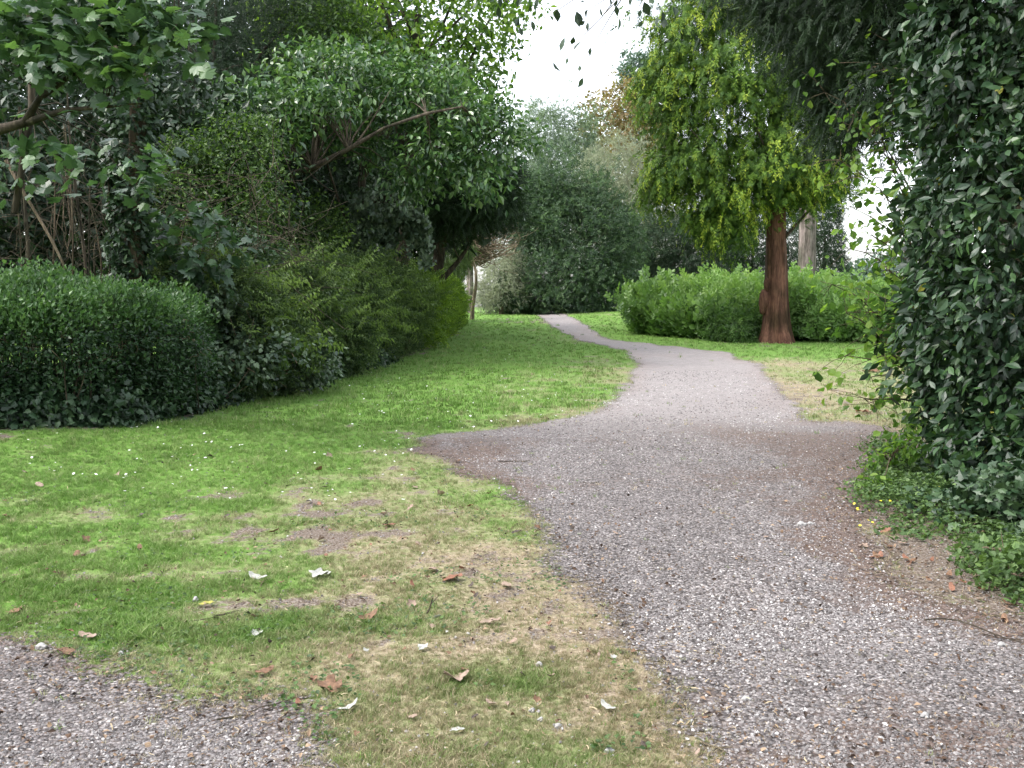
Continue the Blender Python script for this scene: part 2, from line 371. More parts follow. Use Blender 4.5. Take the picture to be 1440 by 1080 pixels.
def zones(q):
    d = np.maximum(sdist(q, PATH), sdist(q, SPUR))
    nn = noise(q, .9, 21); n2 = noise(q, 3.2, 22); n3 = noise(q, 9, 23)
    X, Y = q[:, 0], q[:, 1]
    near = np.exp(-np.maximum(-d, 0) / (.45 + .04 * Y))
    dry = .12 + .42 * near + .28 * nn + .26 * n2 + .12 * n3
    dry += .38 * S((7.5 - Y) / 3.5) * S((X + 1.6) / 1.2)          # straw between the path and the lawn, near the camera
    dry += .14 * S((9 - Y) / 2)
    for p_, r_ in GP: dry -= .36 * np.exp(-((q - p_) ** 2).sum(1) / (2 * r_ ** 2))
    dry -= .5 * S((Y - 21) / 6)
    dry += .42 * S((X - 2.5) / 2) * S((Y - 10) / 3) * S((27 - Y) / 4)   # worn ground beyond the bend
    dry -= .45 * S((Y - 10) / 3) * S((.6 - X) / 2) 
    dry -= .30 * S((-X - .9) / 1.2) * S((Y - 4.3) / 1.5)
    dry += .18 * S((9.5 - Y) / 2.5) * S((X + 3) / 2)
    bare = .7 * np.exp(-np.maximum(-d, 0) / .30) + .12 * nn + .08 * n2
    for c, r in BL: bare = np.maximum(bare, .50 * np.exp(-((q - c) ** 2).sum(1) / (2 * (r * .6) ** 2)) - .1 + .18 * nn + .34 * n2 + .42 * n3)
    # soil under the foot of the hedge and the big bush
    bare = np.maximum(bare, .75 * np.exp(-np.abs(sdist(q, HEDGEP)) / .35))
    iw = S((sdist(q, wp) + .75) / .45); bare = np.maximum(bare, iw * (.72 + .2 * n2)); dry = np.maximum(dry, iw * .6)
    return np.clip(dry, 0, 1), np.clip(bare, 0, 1), d
HB = poly([(-150, 618), (0, 605), (120, 603), (240, 590), (330, 566), (430, 542), (520, 516), (600, 490), (635, 468), (652, 454)])
HEDGEP = np.vstack([HB, [[-4.5, 50], [-8, 30], [-12, 12]]])
def axis(a, b, step, lo, hi, g=1.12):
    m = list(np.arange(a, b, step)); s = step; x = a
    L = []
    while x > lo: s *= g; x -= s; L.append(x)
    s = step; x = m[-1]; R = []
    while x < hi: s *= g; x += s; R.append(x)
    return np.array(L[::-1] + m + R)
gx = axis(-6, 6, .09, -420, 420, 1.09); gy = axis(2, 14, .09, -40, 700, 1.035)
XX, YY = np.meshgrid(gx, gy); Q = np.c_[XX.ravel(), YY.ravel()]
dry, bare, dd = zones(Q)
nx, ny = len(gx), len(gy)
idx = np.arange(nx * ny).reshape(ny, nx)
Fq = np.stack([idx[:-1, :-1], idx[:-1, 1:], idx[1:, 1:], idx[1:, :-1]], -1).reshape(-1, 4)
Z = H(Q[:, 0], Q[:, 1])
me = mesh_arrays('ground', np.c_[Q, Z], np.arange(len(Fq)) * 4, np.full(len(Fq), 4), Fq.ravel(), {'dry': dry, 'bare': bare}, True)
ground = link('ground', me, ground_mat()); tag(ground, 'sloping park lawn of green and straw coloured grass with worn bare patches', 'lawn', kind='structure')
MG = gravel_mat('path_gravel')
def sheet(name, P, label, cat, lift):
    d = sdist(Q, P); keep = (d[Fq] > -.35).any(1) & (Q[Fq][:, :, 1] < 66).all(1)
    f = Fq[keep]; u, inv = np.unique(f, return_inverse=True); q = Q[u]
    e = np.clip(.5 + (d[u] - .14 + .14 * noise(q, 2.4, 33)) / .6, -.6, 1.6)
    # where reddish needles and soil cover the chips under the big bush; the cross strip also paints in canopy shade
    dirt_shade = .22 + .30 * noise(q, 1.0, 41) + .08 * noise(q, 4, 42) + .16 * S((q[:, 1] - 6.5) / 2) * S((13 - q[:, 1]) / 1.5) + .75 * np.exp(-np.maximum(d[u], 0) / .33) * (.4 + .6 * S((q[:, 0] - 1) / 1.5)) + (.5 * S((q[:, 0] - 2.2) / 1.2) * S((q[:, 1] - 5) / 2) * S((12.6 - q[:, 1]) / 1.5))
    if name != 'gravel_path': dirt_shade += .16
    z = H(q[:, 0], q[:, 1]) + lift
    inv = inv.reshape(-1)
    me = mesh_arrays(name, np.c_[q, z], np.arange(len(f)) * 4, np.full(len(f), 4), inv, {'edge': e, 'dirt_shade': dirt_shade, 'dust': S((q[:, 1] - 10.5) / 4)}, True)
    o = link(name, me, MG); return tag(o, label, cat, kind='structure')
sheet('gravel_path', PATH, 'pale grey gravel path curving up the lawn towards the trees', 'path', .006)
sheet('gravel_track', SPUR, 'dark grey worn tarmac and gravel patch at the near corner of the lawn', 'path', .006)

# ---- loose chips on the path (uncountable)
rs = np.random.RandomState(3)
def cone_pts(n, y0, y1, pw=1.0, margin=1.06):
    """random ground points seen by the camera, density falling with distance"""
    u = rs.rand(n); y = y0 * (y1 / y0) ** (u ** pw)
    x = (rs.rand(n) * 2 - 1) * y * .515 * margin
    return np.c_[x, y]
STONES = [t_stone(i) for i in range(6)]
q = cone_pts(210000, 3.0, 22, 1.1)
d1 = sdist(q, PATH); d2 = sdist(q, SPUR); dm = np.maximum(d1, d2)
keep = (dm + .35 * (rs.rand(len(q)) ** 2 - .25) > 0) | ((dm > -1.6) & (q[:, 0] > 1.2) & (q[:, 1] > 8.5) & (q[:, 1] < 19) & (rs.rand(len(q)) < .45 * np.exp(np.minimum(dm, 0) / .7))) | (rs.rand(len(q)) < .02) 
bz = zones(q)[1]; keep |= (rs.rand(len(q)) < .12 * (bz > .5))
dens = .5 + .5 * noise(q, 1.3, 77)
keep &= rs.rand(len(q)) < np.clip(.55 + .6 * dens, .2, 1)
q = q[keep]; n = len(q)
sz = (.006 + .011 * rs.rand(n) ** 2.4) * (.8 + q[:, 1] / 20)
Nn = norm(np.c_[rs.normal(size=(n, 2)) * .35, np.ones(n)]); Dd = np.c_[rs.normal(size=(n, 2)), np.zeros(n)]
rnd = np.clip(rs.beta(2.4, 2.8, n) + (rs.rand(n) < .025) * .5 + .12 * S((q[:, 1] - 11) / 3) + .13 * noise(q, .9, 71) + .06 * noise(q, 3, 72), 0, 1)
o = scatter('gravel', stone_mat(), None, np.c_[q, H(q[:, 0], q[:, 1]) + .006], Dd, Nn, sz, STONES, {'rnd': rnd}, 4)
tag(o, 'loose pale stone chips scattered over the path and bare soil', 'gravel', kind='stuff')

# ---- grass blades
TU = [t_tuft(10, .05, i, .6, 1.15) for i in range(6)]; TUF = [t_tuft(7, .10, i + 20, .9, .7) for i in range(5)]
def grass(name, n, y0, y1, hgt, tmpl, label, seed, pw=1.0):
    q = cone_pts(n, y0, y1, pw); q = q[sdist(q, HEDGEP) < .05]
    dry, bare, d = zones(q); r = rs.rand(len(q))
    n2 = noise(q, 5, 61) + .6 * noise(q, 13, 62)
    p = np.clip(1.15 - 1.5 * bare + .35 * n2, 0, 1) * np.clip(.5 - (d + .1 * n2 + .12 * (rs.rand(len(q)) - .3)) / .16, 0, 1)
    p = np.maximum(p, .012)
    k = r < p; q, dry, bare = q[k], dry[k], bare[k]; n = len(q)
    s = hgt * (.6 + .7 * rs.rand(n)) * (1.1 - .45 * dry) * (1 + .25 * noise(q, 2.1, 63) + .35 * np.clip(noise(q, 6.5, 66), 0, 1)) * (1 + q[:, 1] / 60)
    rnd = np.clip(.5 + .22 * rs.normal(size=n) + .22 * noise(q, 1.7, 64), 0, 1)
    dr = np.clip(dry * 1.05 + .07 + .34 * rs.normal(size=n) * (.45 + dry), 0, 1)
    Nn = norm(np.c_[rs.normal(size=(n, 2)) * .18, np.ones(n)])
    o = scatter(name, M['grass'], None, np.c_[q, H(q[:, 0], q[:, 1])], np.c_[rs.normal(size=(n, 2)), np.zeros(n)], Nn, s, tmpl, {'rnd': rnd, 'dry': dr}, seed)
    return tag(o, label, 'grass', kind='stuff')
grass('grass', 95000, 3.0, 13, .026, TU, 'short green and straw coloured grass blades of the near lawn', 11)
grass('lawn_grass', 46000, 12, 62, .036, TUF, 'short bright green grass blades of the far lawn up to the crest', 12)

# ------------------------------------------------------------------ foliage and wood builders
def blob(px, py, rx, ry, Y, dm=None):
    """ellipsoid given by where its middle stands: pixel column/row at distance Y, radii in pixels, depth radius in metres"""
    c = W(px, py, Y); k = Y / F
    return (c, np.array([rx * k, dm if dm else (rx + ry) * .5 * k, ry * k]))
def leaves_at(name, mat, parent, P, O, k, clump, size, tmpl, seed, droop=.2, up=.5, rand=.7, flat=.6, szvar=.4, rndamp=.28, base=.5):
    rs = np.random.RandomState(seed); n = len(P)
    Pi = np.repeat(P, k, 0); Oi = np.repeat(O, k, 0); m = len(Pi)
    g = rs.normal(size=(m, 3)) * np.asarray(clump)
    g -= (g * Oi).sum(1, keepdims=True) * Oi * (1 - flat)
    pos = Pi + g
    D = Oi * .7 + rs.normal(size=(m, 3)) * rand + np.array([0, 0, -droop]) * 1.5
    Nn = Oi * .5 + np.array([0, 0, up]) + rs.normal(size=(m, 3)) * .45
    cr = np.repeat(rs.rand(n), k)
    rnd = np.clip(base + rndamp * rs.normal(size=m) * .7 + (cr - .5) * rndamp * 1.6, 0, .92)
    odd = rs.rand(m) < .004; rnd[odd] = 1
    s = size * (1 - szvar + 2 * szvar * rs.rand(m))
    low = H(pos[:, 0], pos[:, 1], False); pos[:, 2] = np.maximum(pos[:, 2], low + .03)
    return scatter(name, mat, parent, pos, D, Nn, s, tmpl, {'rnd': rnd}, seed)
def clump_pts(blobs, n, seed, inner=.45, rough=.22, freq=1.2, cull=.72, top=0):
    rs = np.random.RandomState(seed)
    ar = np.array([(b[1][0] * b[1][2] + b[1][0] * b[1][1] + b[1][1] * b[1][2]) for b in blobs]); ar = ar ** .9 / (ar ** .9).sum()
    P, O = [], []
    for i, (c, r) in enumerate(blobs):
        m = max(4, int(n * ar[i])); v = norm(rs.normal(size=(m, 3)))
        fac = 1 - inner * rs.rand(m) ** 1.6
        p = c + v * r * fac[:, None]
        fac = np.where(rs.rand(m) < .09, 1.02 + .3 * rs.rand(m), fac)
        fac2 = 1 + rough * noise(p, freq, seed)
        p = c + v * r * (fac * fac2)[:, None]
        ok = np.ones(m, bool)
        for j, (c2, r2) in enumerate(blobs):
            if j != i: ok &= (((p - c2) / (r2 * cull)) ** 2).sum(1) > 1
        P.append(p[ok]); O.append(norm(v / r)[ok])
    P = np.concatenate(P); O = np.concatenate(O)
    ok = P[:, 2] > H(P[:, 0], P[:, 1], False) + .02
    return P[ok], O[ok]
def tube(paths, name, mat, parent, sides=7, seed=0, wob=.08):
    """paths: list of [(point, radius)...] -> one mesh of tapered limbs"""
    rs = np.random.RandomState(seed); V, L, st, tt = [], [], [], []; vb = 0; lb = 0
    for path in paths:
        p = np.array([a for a, _ in path], float); r = np.array([b for _, b in path], float); n = len(p)
        sd = sides if r.max() > .03 else (5 if r.max() > .012 else 3)
        t = np.gradient(p, axis=0); t = norm(t)
        ref = np.array([0.13, .9, .2]) if abs(t[0][2]) > .7 else np.array([0, 0, 1.]); u = norm(np.cross(t, ref[None, :])); w = np.cross(t, u)
        a = np.linspace(0, 2 * PI, sd, endpoint=False)
        rr = r[:, None] * (1 + wob * rs.normal(size=(n, sd)))
        ring = p[:, None, :] + rr[:, :, None] * (np.cos(a)[None, :, None] * u[:, None, :] + np.sin(a)[None, :, None] * w[:, None, :])
        V.append(ring.reshape(-1, 3))
        for i in range(n - 1):
            for j in range(sd):
                j2 = (j + 1) % sd
                L += [vb + i * sd + j, vb + i * sd + j2, vb + (i + 1) * sd + j2, vb + (i + 1) * sd + j]; st.append(lb); tt.append(4); lb += 4
        vb += n * sd
    me = mesh_arrays(name, np.concatenate(V), st, tt, L, None, True)
    return link(name, me, mat, parent)
def limb(a, b, r0, r1, n=6, bend=.12, seed=0, sag=0.):
    rs = np.random.RandomState(seed); a = np.array(a, float); b = np.array(b, float); L = np.linalg.norm(b - a)
    t = np.linspace(0, 1, n); off = norm(rs.normal(size=(1, 3)))[0] * L * bend; off2 = norm(rs.normal(size=(1, 3)))[0] * L * bend * .5
    return [(a + (b - a) * s + off * math.sin(PI * s) + off2 * math.sin(2 * PI * s) + np.array([0, 0, sag * L * math.sin(PI * s)]), r0 + (r1 - r0) * s) for s in t]
def trunk_with_limbs(base, top, r0, r1, targets, seed, nl=None, rl=.35, twigs=0, twpts=None, bend=.04, low=.35):
    rs = np.random.RandomState(seed); main = limb(base, top, r0, r1, 9, bend, seed)
    main[0] = (main[0][0] - np.array([0, 0, .1]), r0 * 1.35); paths = [main]
    for i, tg in enumerate(targets):
        k = rs.randint(int(len(main) * low), len(main) - 1); p, r = main[k]
        lr = max(r * rl * 1.3, .012)
        lb_ = limb(p, tg, lr, lr * .25, 7, .1, seed + i * 7 + 1, .06); paths.append(lb_)
        for w in range(twigs):
            q, qr = lb_[rs.randint(2, 7)]; e = twpts[rs.randint(len(twpts))] if twpts is not None else q
            near = twpts[np.argsort(((twpts - q) ** 2).sum(1))[:60]]; e = near[rs.randint(len(near))]
            paths.append(limb(q, e, max(qr * .5, .006), .004, 5, .15, seed + w + i * 31))
    return paths
def tree(name, label, cat, loc, mat, bark, blobs, n, k, size, tmpl, seed, clump=.25, trunk_r=.15, trunk_top=None, inner=.5, group=None, nlimbs=6, twigs=2, fill=.12, part='crown', wood='trunk', rough=.22, freq=1.2, cull=.72, **kw):
    x, y = loc[0], loc[1]
    e = empty(name, x, y, label, cat, group)
    P, O = clump_pts(blobs, n, seed, inner, rough, freq, cull)
    leaves_at(part, mat, e, P, O, k, clump, size, tmpl, seed + 1, **kw) if not fill else None
    if fill:
        # deeper, larger foliage that closes the middle of the crown
        nf = max(6, int(n * fill)); P2, O2 = clump_pts(blobs, nf, seed + 5, .8, rough, freq, .35)
        c0 = np.mean([b[0] for b in blobs], 0)
        PP = np.concatenate([P, P2]); OO = np.concatenate([O, O2])
        leaves_at(part, mat, e, PP, OO, k, clump, size, tmpl, seed + 1, **kw)
    cs = [b[0] for b in blobs]; rs = np.random.RandomState(seed)
    tg = [cs[rs.randint(len(cs))] + rs.normal(size=3) * .3 for _ in range(nlimbs)] if len(cs) < nlimbs else [c for c in cs[:nlimbs * 2]]
    bz = float(H(x, y)); tp = trunk_top if trunk_top is not None else np.mean(cs, 0) + np.array([0, 0, .2])
    paths = trunk_with_limbs((x, y, bz - .05), tp, trunk_r, trunk_r * .35, tg, seed, twigs=twigs, twpts=P)
    tube(paths, wood, bark, e, 9, seed)
    return e, P, O

# ================================================================== THINGS
# ---- big golden cypress beside the path -------------------------------------
cb = G(1092, 482); CY = cb[1]
cyp = empty('cypress_tree', cb[0], CY, 'golden green cypress with drooping sprays and a reddish bare trunk beside the path', 'tree')
cbl = [blob(*a) for a in [
    (1010, 20, 80, 75, CY, 1.7), (1090, -60, 130, 110, CY, 2.2), (1150, 60, 70, 90, CY, 1.6), (960, 60, 45, 60, CY - .6, 1.2), (955, 150, 48, 60, CY - .4, 1.2), (1030, 120, 75, 70, CY - 1.2, 1.5),
    (1110, 150, 70, 70, CY - .6, 1.6), (1000, 225, 75, 55, CY - .5, 1.4), (948, 235, 38, 42, CY, 1.0), (925, 268, 24, 26, CY, .7), (1080, 235, 70, 60, CY - 1.0, 1.4), (1150, 235, 45, 55, CY, 1.2),
    (1008, 285, 46, 44, CY - .5, 1.1), (1026, 318, 30, 34, CY - .3, .8), (1122, 262, 50, 30, CY, 1.0), (912, 115, 26, 20, CY, .7), (985, 318, 16, 24, CY, .5), (1182, 240, 20, 38, CY, .6), (1060, -170, 90, 90, CY, 2.0)]]
P, O = clump_pts(cbl, 4800, 51, .30, .42, 1.3, .66)
Pf_, Of_ = clump_pts(cbl, 5200, 54, .95, .2, 1.6, .2)
rs = np.random.RandomState(52); n = len(P)
# every strand arches outward and then hangs; short scale leaved tips fan out along it
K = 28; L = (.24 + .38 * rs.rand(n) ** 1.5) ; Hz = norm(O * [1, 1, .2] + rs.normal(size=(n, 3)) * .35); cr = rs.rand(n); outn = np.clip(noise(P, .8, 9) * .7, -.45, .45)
PP, DD, NN, RR, SS = [], [], [], [], []
for a in range(K):
    t = (a + rs.rand(n)) / K
    c = P + Hz * (L * .70 * np.sin(t * 1.5))[:, None] + np.array([0, 0, -1.]) * (L * .95 * t ** 1.9)[:, None]
    d = Hz * (.75 * (1 - t))[:, None] + np.array([0, 0, -1.]) * (.15 + .9 * t)[:, None]
    side = norm(np.cross(d, O + 1e-3)) * (rs.choice([-1, 1], n) * (.4 + .8 * rs.rand(n)))[:, None]
    PP.append(c + rs.normal(size=(n, 3)) * .022); DD.append(norm(d) + side + rs.normal(size=(n, 3)) * .15); NN.append(O + rs.normal(size=(n, 3)) * .45)
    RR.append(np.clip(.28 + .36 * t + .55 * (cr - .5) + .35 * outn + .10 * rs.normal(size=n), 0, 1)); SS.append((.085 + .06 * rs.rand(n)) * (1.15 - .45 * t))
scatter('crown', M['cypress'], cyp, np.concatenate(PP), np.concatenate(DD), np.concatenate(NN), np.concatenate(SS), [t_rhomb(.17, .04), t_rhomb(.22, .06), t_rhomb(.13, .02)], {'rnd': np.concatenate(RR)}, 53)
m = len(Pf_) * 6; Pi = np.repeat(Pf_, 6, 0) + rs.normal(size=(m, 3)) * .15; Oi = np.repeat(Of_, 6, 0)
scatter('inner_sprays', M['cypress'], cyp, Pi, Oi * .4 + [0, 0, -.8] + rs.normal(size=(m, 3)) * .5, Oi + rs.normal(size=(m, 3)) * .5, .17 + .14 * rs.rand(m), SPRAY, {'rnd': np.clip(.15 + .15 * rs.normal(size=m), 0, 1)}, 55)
base = np.array([cb[0], CY, float(H(*cb))])
def fluted_trunk(name, base, prof, mat, parent, lean=(0, 0), flare=.5, seed=0, segs=64):
    """bare trunk: rings with root flutes that fade upward. prof: [(height, radius)]"""
    rs = np.random.RandomState(seed); V = []; ph = rs.rand(4) * 6.28; hs = np.array([p[0] for p in prof]); rr = np.array([p[1] for p in prof])
    zs = np.linspace(hs[0], hs[-1], 34)
    for z in zs:
        r = np.interp(z, hs, rr); fl = flare * math.exp(-max(z, 0) / .55)
        for j in range(segs):
            a = 2 * PI * j / segs
            rdg = .022 * math.cos(11 * a + ph[3] + .3 * math.sin(z * 2)) + .016 * math.cos(17 * a + ph[0] + .5 * math.sin(z * 1.3))
            q = r * (1 + fl * (.28 * math.cos(5 * a + ph[0]) + .15 * math.cos(3 * a + ph[1])) + .03 * math.cos(7 * a + ph[2] + z * .5) + .025 * math.sin(4 * a + z * 1.7) + rdg)
            V.append((base[0] + q * math.cos(a) + lean[0] * z, base[1] + q * math.sin(a) + lean[1] * z, base[2] + z))
    n = len(zs); idx = np.arange(n * segs).reshape(n, segs)
    f = np.stack([idx[:-1], np.roll(idx, -1, 1)[:-1], np.roll(idx, -1, 1)[1:], idx[1:]], -1).reshape(-1, 4)
    me = mesh_arrays(name, np.array(V), np.arange(len(f)) * 4, np.full(len(f), 4), f.ravel(), None, True)
    return link(name, me, mat, parent)
tr = fluted_trunk('trunk', base, [(-.15, .62), (0, .56), (.25, .48), (.7, .42), (1.4, .37), (2.6, .33), (4, .30), (6, .24), (9, .15)], M['bark_red'], cyp, (-.028, 0), .55, 4)
bw = W(1075, 424, CY - .1)
import bmesh
def lump(name, c, r, mat, parent, seed=0, amp=.2, f=5):
    bm = bmesh.new(); bmesh.ops.create_icosphere(bm, subdivisions=3, radius=1)
    co = np.array([v.co[:] for v in bm.verts]); nn = 1 + amp * noise(co, f / 4, seed)
    for v, s in zip(bm.verts, nn): v.co = Vector((v.co.x * r[0] * s + c[0], v.co.y * r[1] * s + c[1], v.co.z * r[2] * s + c[2]))
    me = bpy.data.meshes.new(name); bm.to_mesh(me); bm.free(); me.polygons.foreach_set("use_smooth", [True] * len(me.polygons))
    return link(name, me, mat, parent)
lump('burl', bw, (.15, .2, .36), M['bark_red'], cyp, 3, .25)
lump('burl', W(1078, 402, CY - .15), (.10, .14, .2), M['bark_red'], cyp, 5, .3)
pp = []
rs = np.random.RandomState(8)
for i in range(46):
    z = 2.6 + 5.5 * rs.rand(); s = base + np.array([-.028 * z, 0, z]); tg = P[rs.randint(len(P))]
    if abs(tg[2] - s[2]) > 2.8: continue
    pp.append(limb(s, tg, .06, .012, 7, .08, i, .08))
tube(pp, 'branches', M['bark_dark'], cyp, 6, 2)

# ---- grey trunk behind ----------------------------------------------------
YB = 42
def solo_trunk(name, label, px, Y, r, ztop, bark, crown_mat=None, crown=None, **kw):
    x = W(px, 400, Y)[0]
    e = empty(name, x, Y, label, 'tree')
    b = np.array([x, Y, float(H(x, Y))])
    fluted_trunk('trunk', b, [(-.2, r * 1.4), (0, r * 1.3), (.5, r * 1.08), (2, r), (ztop * .6, r * .85), (ztop, r * .4)], bark, e, (kw.get('lean', 0), 0), .4, 7)
    if crown:
        P, O = clump_pts(crown, kw.get('n', 1200), kw.get('seed', 5), .5)
        leaves_at('crown', crown_mat, e, P, O, kw.get('k', 12), kw.get('clump', .3), kw.get('size', .16), kw.get('tmpl', RHOMB), 77)
    return e
solo_trunk('pine_tree', 'tall bare grey trunk standing behind the reddish cypress trunk', 1134, YB, .36, 11, M['bark_grey'], M['dark'], [blob(1150, -140, 150, 110, YB), blob(1080, -200, 120, 90, YB), blob(1230, -180, 100, 80, YB)])
solo_trunk('distant_tree', 'pale thin trunk rising in the gap past the end of the hedge', 661, 60, .20, 9, M['bark_grey'], M['olive'], [blob(640, 290, 50, 40, 60), blob(670, 330, 26, 30, 60)], n=500, size=.2)

# ---- far trees and shrubs behind the crest ---------------------------------
def X(px, Y): return W(px, 400, Y)[0]
tree('evergreen_shrub', 'big rounded dark green shrub standing behind the top of the path', 'shrub', (X(800, 58), 58), M['evergreen'], M['bark_dark'],
     [blob(800, 350, 75, 88, 58, 3.2), blob(755, 310, 45, 50, 58, 2), blob(850, 330, 45, 60, 58, 2), blob(780, 405, 70, 42, 57, 2.6), blob(850, 395, 45, 42, 57, 2.2), blob(730, 405, 30, 35, 57.5, 1.5), blob(810, 285, 35, 30, 58, 1.6), blob(755, 268, 28, 22, 58, 1.2)],
     2100, 15, .34, SPRIG, 101, clump=.32, rough=.45, inner=.3, fill=.2)
tree('grey_shrub', 'pale grey leaved shrub at the crest beside the big rounded shrub', 'shrub', (X(705, 56), 56), M['silver'], M['twig_pale'],
     [blob(706, 395, 32, 42, 56, 1.6), blob(690, 420, 22, 22, 56, 1), blob(728, 380, 20, 24, 56.5, 1)], 700, 9, .24, FINE, 103, clump=.18, rough=.3)
tree('willow_tree', 'silvery grey willow rising behind the big rounded shrub', 'tree', (X(880, 68), 68), M['silver'], M['bark_grey'],
     [blob(880, 245, 50, 50, 68, 2.6), blob(860, 290, 60, 50, 68, 2.8), blob(905, 300, 45, 60, 68, 2.4), blob(840, 240, 28, 26, 68, 1.5), blob(900, 360, 45, 50, 68, 2.2), blob(940, 330, 50, 55, 68, 2.4)],
     1900, 10, .34, FINE, 105, clump=.3, rough=.35, base=.4)
tree('holm_oak', 'grey green round headed evergreen tree beyond the crest of the lawn', 'tree', (X(775, 78), 78), M['greygreen'], M['bark_dark'],
     [blob(775, 190, 50, 48, 78, 3.2), blob(790, 235, 55, 45, 77, 3), blob(745, 225, 38, 45, 78, 2.4), blob(815, 205, 28, 45, 78, 2), blob(760, 280, 60, 40, 77, 3), blob(775, 330, 60, 60, 78, 3)],
     1500, 14, .36, SPRIG, 107, clump=.4, rough=.4, base=.36)
tree('chestnut_tree', 'russet tinged broad tree turning brown behind the willow', 'tree', (X(885, 88), 88), M['russet'], M['bark_brown'],
     [blob(880, 155, 42, 42, 88, 3), blob(900, 190, 48, 50, 88, 3.2), blob(848, 180, 34, 40, 88, 2.2), blob(930, 170, 30, 60, 88, 3), blob(870, 240, 50, 50, 88, 3), blob(880, 320, 45, 70, 88, 3)],
     1500, 10, .36, RHOMB, 109, clump=.36, rough=.3)
tree('blue_cedar', 'blue green tree top showing above the russet tree', 'tree', (X(900, 100), 100), M['bluegreen'], M['bark_dark'],
     [blob(892, 95, 20, 24, 100, 1.8), blob(905, 120, 26, 30, 100, 2), blob(915, 90, 14, 16, 100, 1.2), blob(900, 180, 30, 60, 100, 2.5)], 700, 10, .36, RHOMB, 111, clump=.3)
DG = 'dark trees far behind the nettle bank'
tree('dark_tree', 'dark broad tree between the big rounded shrub and the nettle bank', 'tree', (X(930, 62), 62), M['dark'], M['bark_dark'],
     [blob(930, 345, 50, 45, 62, 2.4), blob(900, 390, 35, 45, 62, 2), blob(970, 360, 50, 45, 62, 2.4), blob(1010, 330, 50, 50, 62, 2.4)], 1400, 11, .30, SPRIG, 113, clump=.28, base=.55)
tree('dark_tree', 'dark broad tree filling the space behind the cypress trunk', 'tree', (X(1050, 60), 60), M['dark'], M['bark_dark'],
     [blob(1050, 340, 50, 50, 60, 2.4), blob(1100, 330, 40, 60, 60, 2.2), blob(1060, 290, 70, 50, 60, 2.4), blob(1000, 395, 50, 40, 60, 2.2), blob(1080, 395, 60, 40, 60, 2.2)], 1400, 11, .30, SPRIG, 115, clump=.28, base=.5)
tree('dark_conifer', 'narrow dark conifer behind the bare grey trunk', 'tree', (X(1162, 52), 52), M['dark'], M['bark_dark'],
     [blob(1162, 340, 24, 55, 52, 1.1), blob(1150, 300, 30, 45, 52, 1.3), blob(1168, 380, 22, 35, 52, 1)], 900, 9, .26, FINE, 117, clump=.14, rough=.15)
tree('distant_tree', 'pale treetops far off past the nettle bank', 'tree', (X(1240, 85), 85), M['bluegreen'], M['bark_dark'],
     [blob(1250, 385, 40, 26, 85, 2.5), blob(1210, 395, 30, 22, 85, 2), blob(1310, 370, 40, 30, 85, 2.5)], 500, 9, .4, RHOMB, 119, clump=.34)
# weeping green shrub, dead brush under the dark yew
tree('weeping_shrub', 'yellowish green weeping shrub under the dark yew, past the hedge end', 'shrub', (X(632, 46), 46), M['olive'], M['bark_dark'],
     [blob(630, 350, 30, 42, 46, 1.4), blob(610, 385, 30, 32, 46, 1.3), blob(645, 365, 12, 24, 46, .7)], 700, 9, .26, FINE, 121, clump=.16, droop=1.2, up=.1)
e = empty('dead_brush', X(690, 48), 48, 'tangle of bare brown dead branches beside the weeping shrub', 'dead branches')
rs = np.random.RandomState(5); pp = []
for i in range(110):
    a = W(655 + 20 * rs.rand(), 335 + 40 * rs.rand(), 48 + rs.rand()); b = W(650 + 85 * rs.rand(), 305 + 60 * rs.rand(), 47 + 2.5 * rs.rand()); pp.append(limb(a, b, .035, .008, 7, .2, i))
    q = pp[-1][4][0]; pp.append(limb(q, q + rs.normal(size=3) * [.9, .5, .6], .015, .005, 5, .2, i + 300))
b0 = np.array([X(664, 48), 48, float(H(X(664, 48), 48))])
pp.append(limb(b0, W(665, 365, 48), .12, .06, 6, .05, 3))
tube(pp, 'branches', M['twig_pale'], e, 5)

# pale open ground beyond the crest
# ---- nettle bank and bush at its end ------------------------------------------
def herb_bank(name, label, cat, poly_, n, hfun, mat, tmpl, size, seed, kind=None, lean=.25, k=4):
    """tall leafy stems standing in an area: rows of sprigs up each stem"""
    rs = np.random.RandomState(seed); lo = poly_.min(0); hi = poly_.max(0)
    q = lo + rs.rand(n * 4, 2) * (hi - lo); q = q[sdist(q, poly_) > 0][:n]; n = len(q)
    h = hfun(q) * (.58 + .68 * rs.rand(n) + .18 * noise(q, 1.2, seed))
    P, D, Nn, R, Sz = [], [], [], [], []
    lv = norm(np.c_[rs.normal(size=(n, 2)) * lean, np.ones(n)])
    z0 = H(q[:, 0], q[:, 1]); b = np.c_[q, z0]; cr = rs.rand(n)
    for j in range(k):
        t = (j + .4 + .3 * rs.rand(n)) / k * .9
        p = b + lv * (h * t)[:, None] + rs.normal(size=(n, 3)) * .05
        P.append(p); a = rs.normal(size=(n, 3)) * .5; a[:, 2] = .55 + .5 * t; D.append(a); Nn.append(rs.normal(size=(n, 3)) + [0, -.6, .7])
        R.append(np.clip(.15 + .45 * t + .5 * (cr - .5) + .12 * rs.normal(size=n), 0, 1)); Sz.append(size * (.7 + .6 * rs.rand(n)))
    o = scatter(name, mat, None, np.concatenate(P), np.concatenate(D), np.concatenate(Nn), np.concatenate(Sz), tmpl, {'rnd': np.concatenate(R)}, seed)
    return tag(o, label, cat, kind=kind)
A1 = G(1015, 478); A2 = G(1300, 486)
nb = np.array([A1, A2, A2 + [3.5, 0], A2 + [4, 9], A1 + [-.4, 9], A1 + [-.6, 2]])
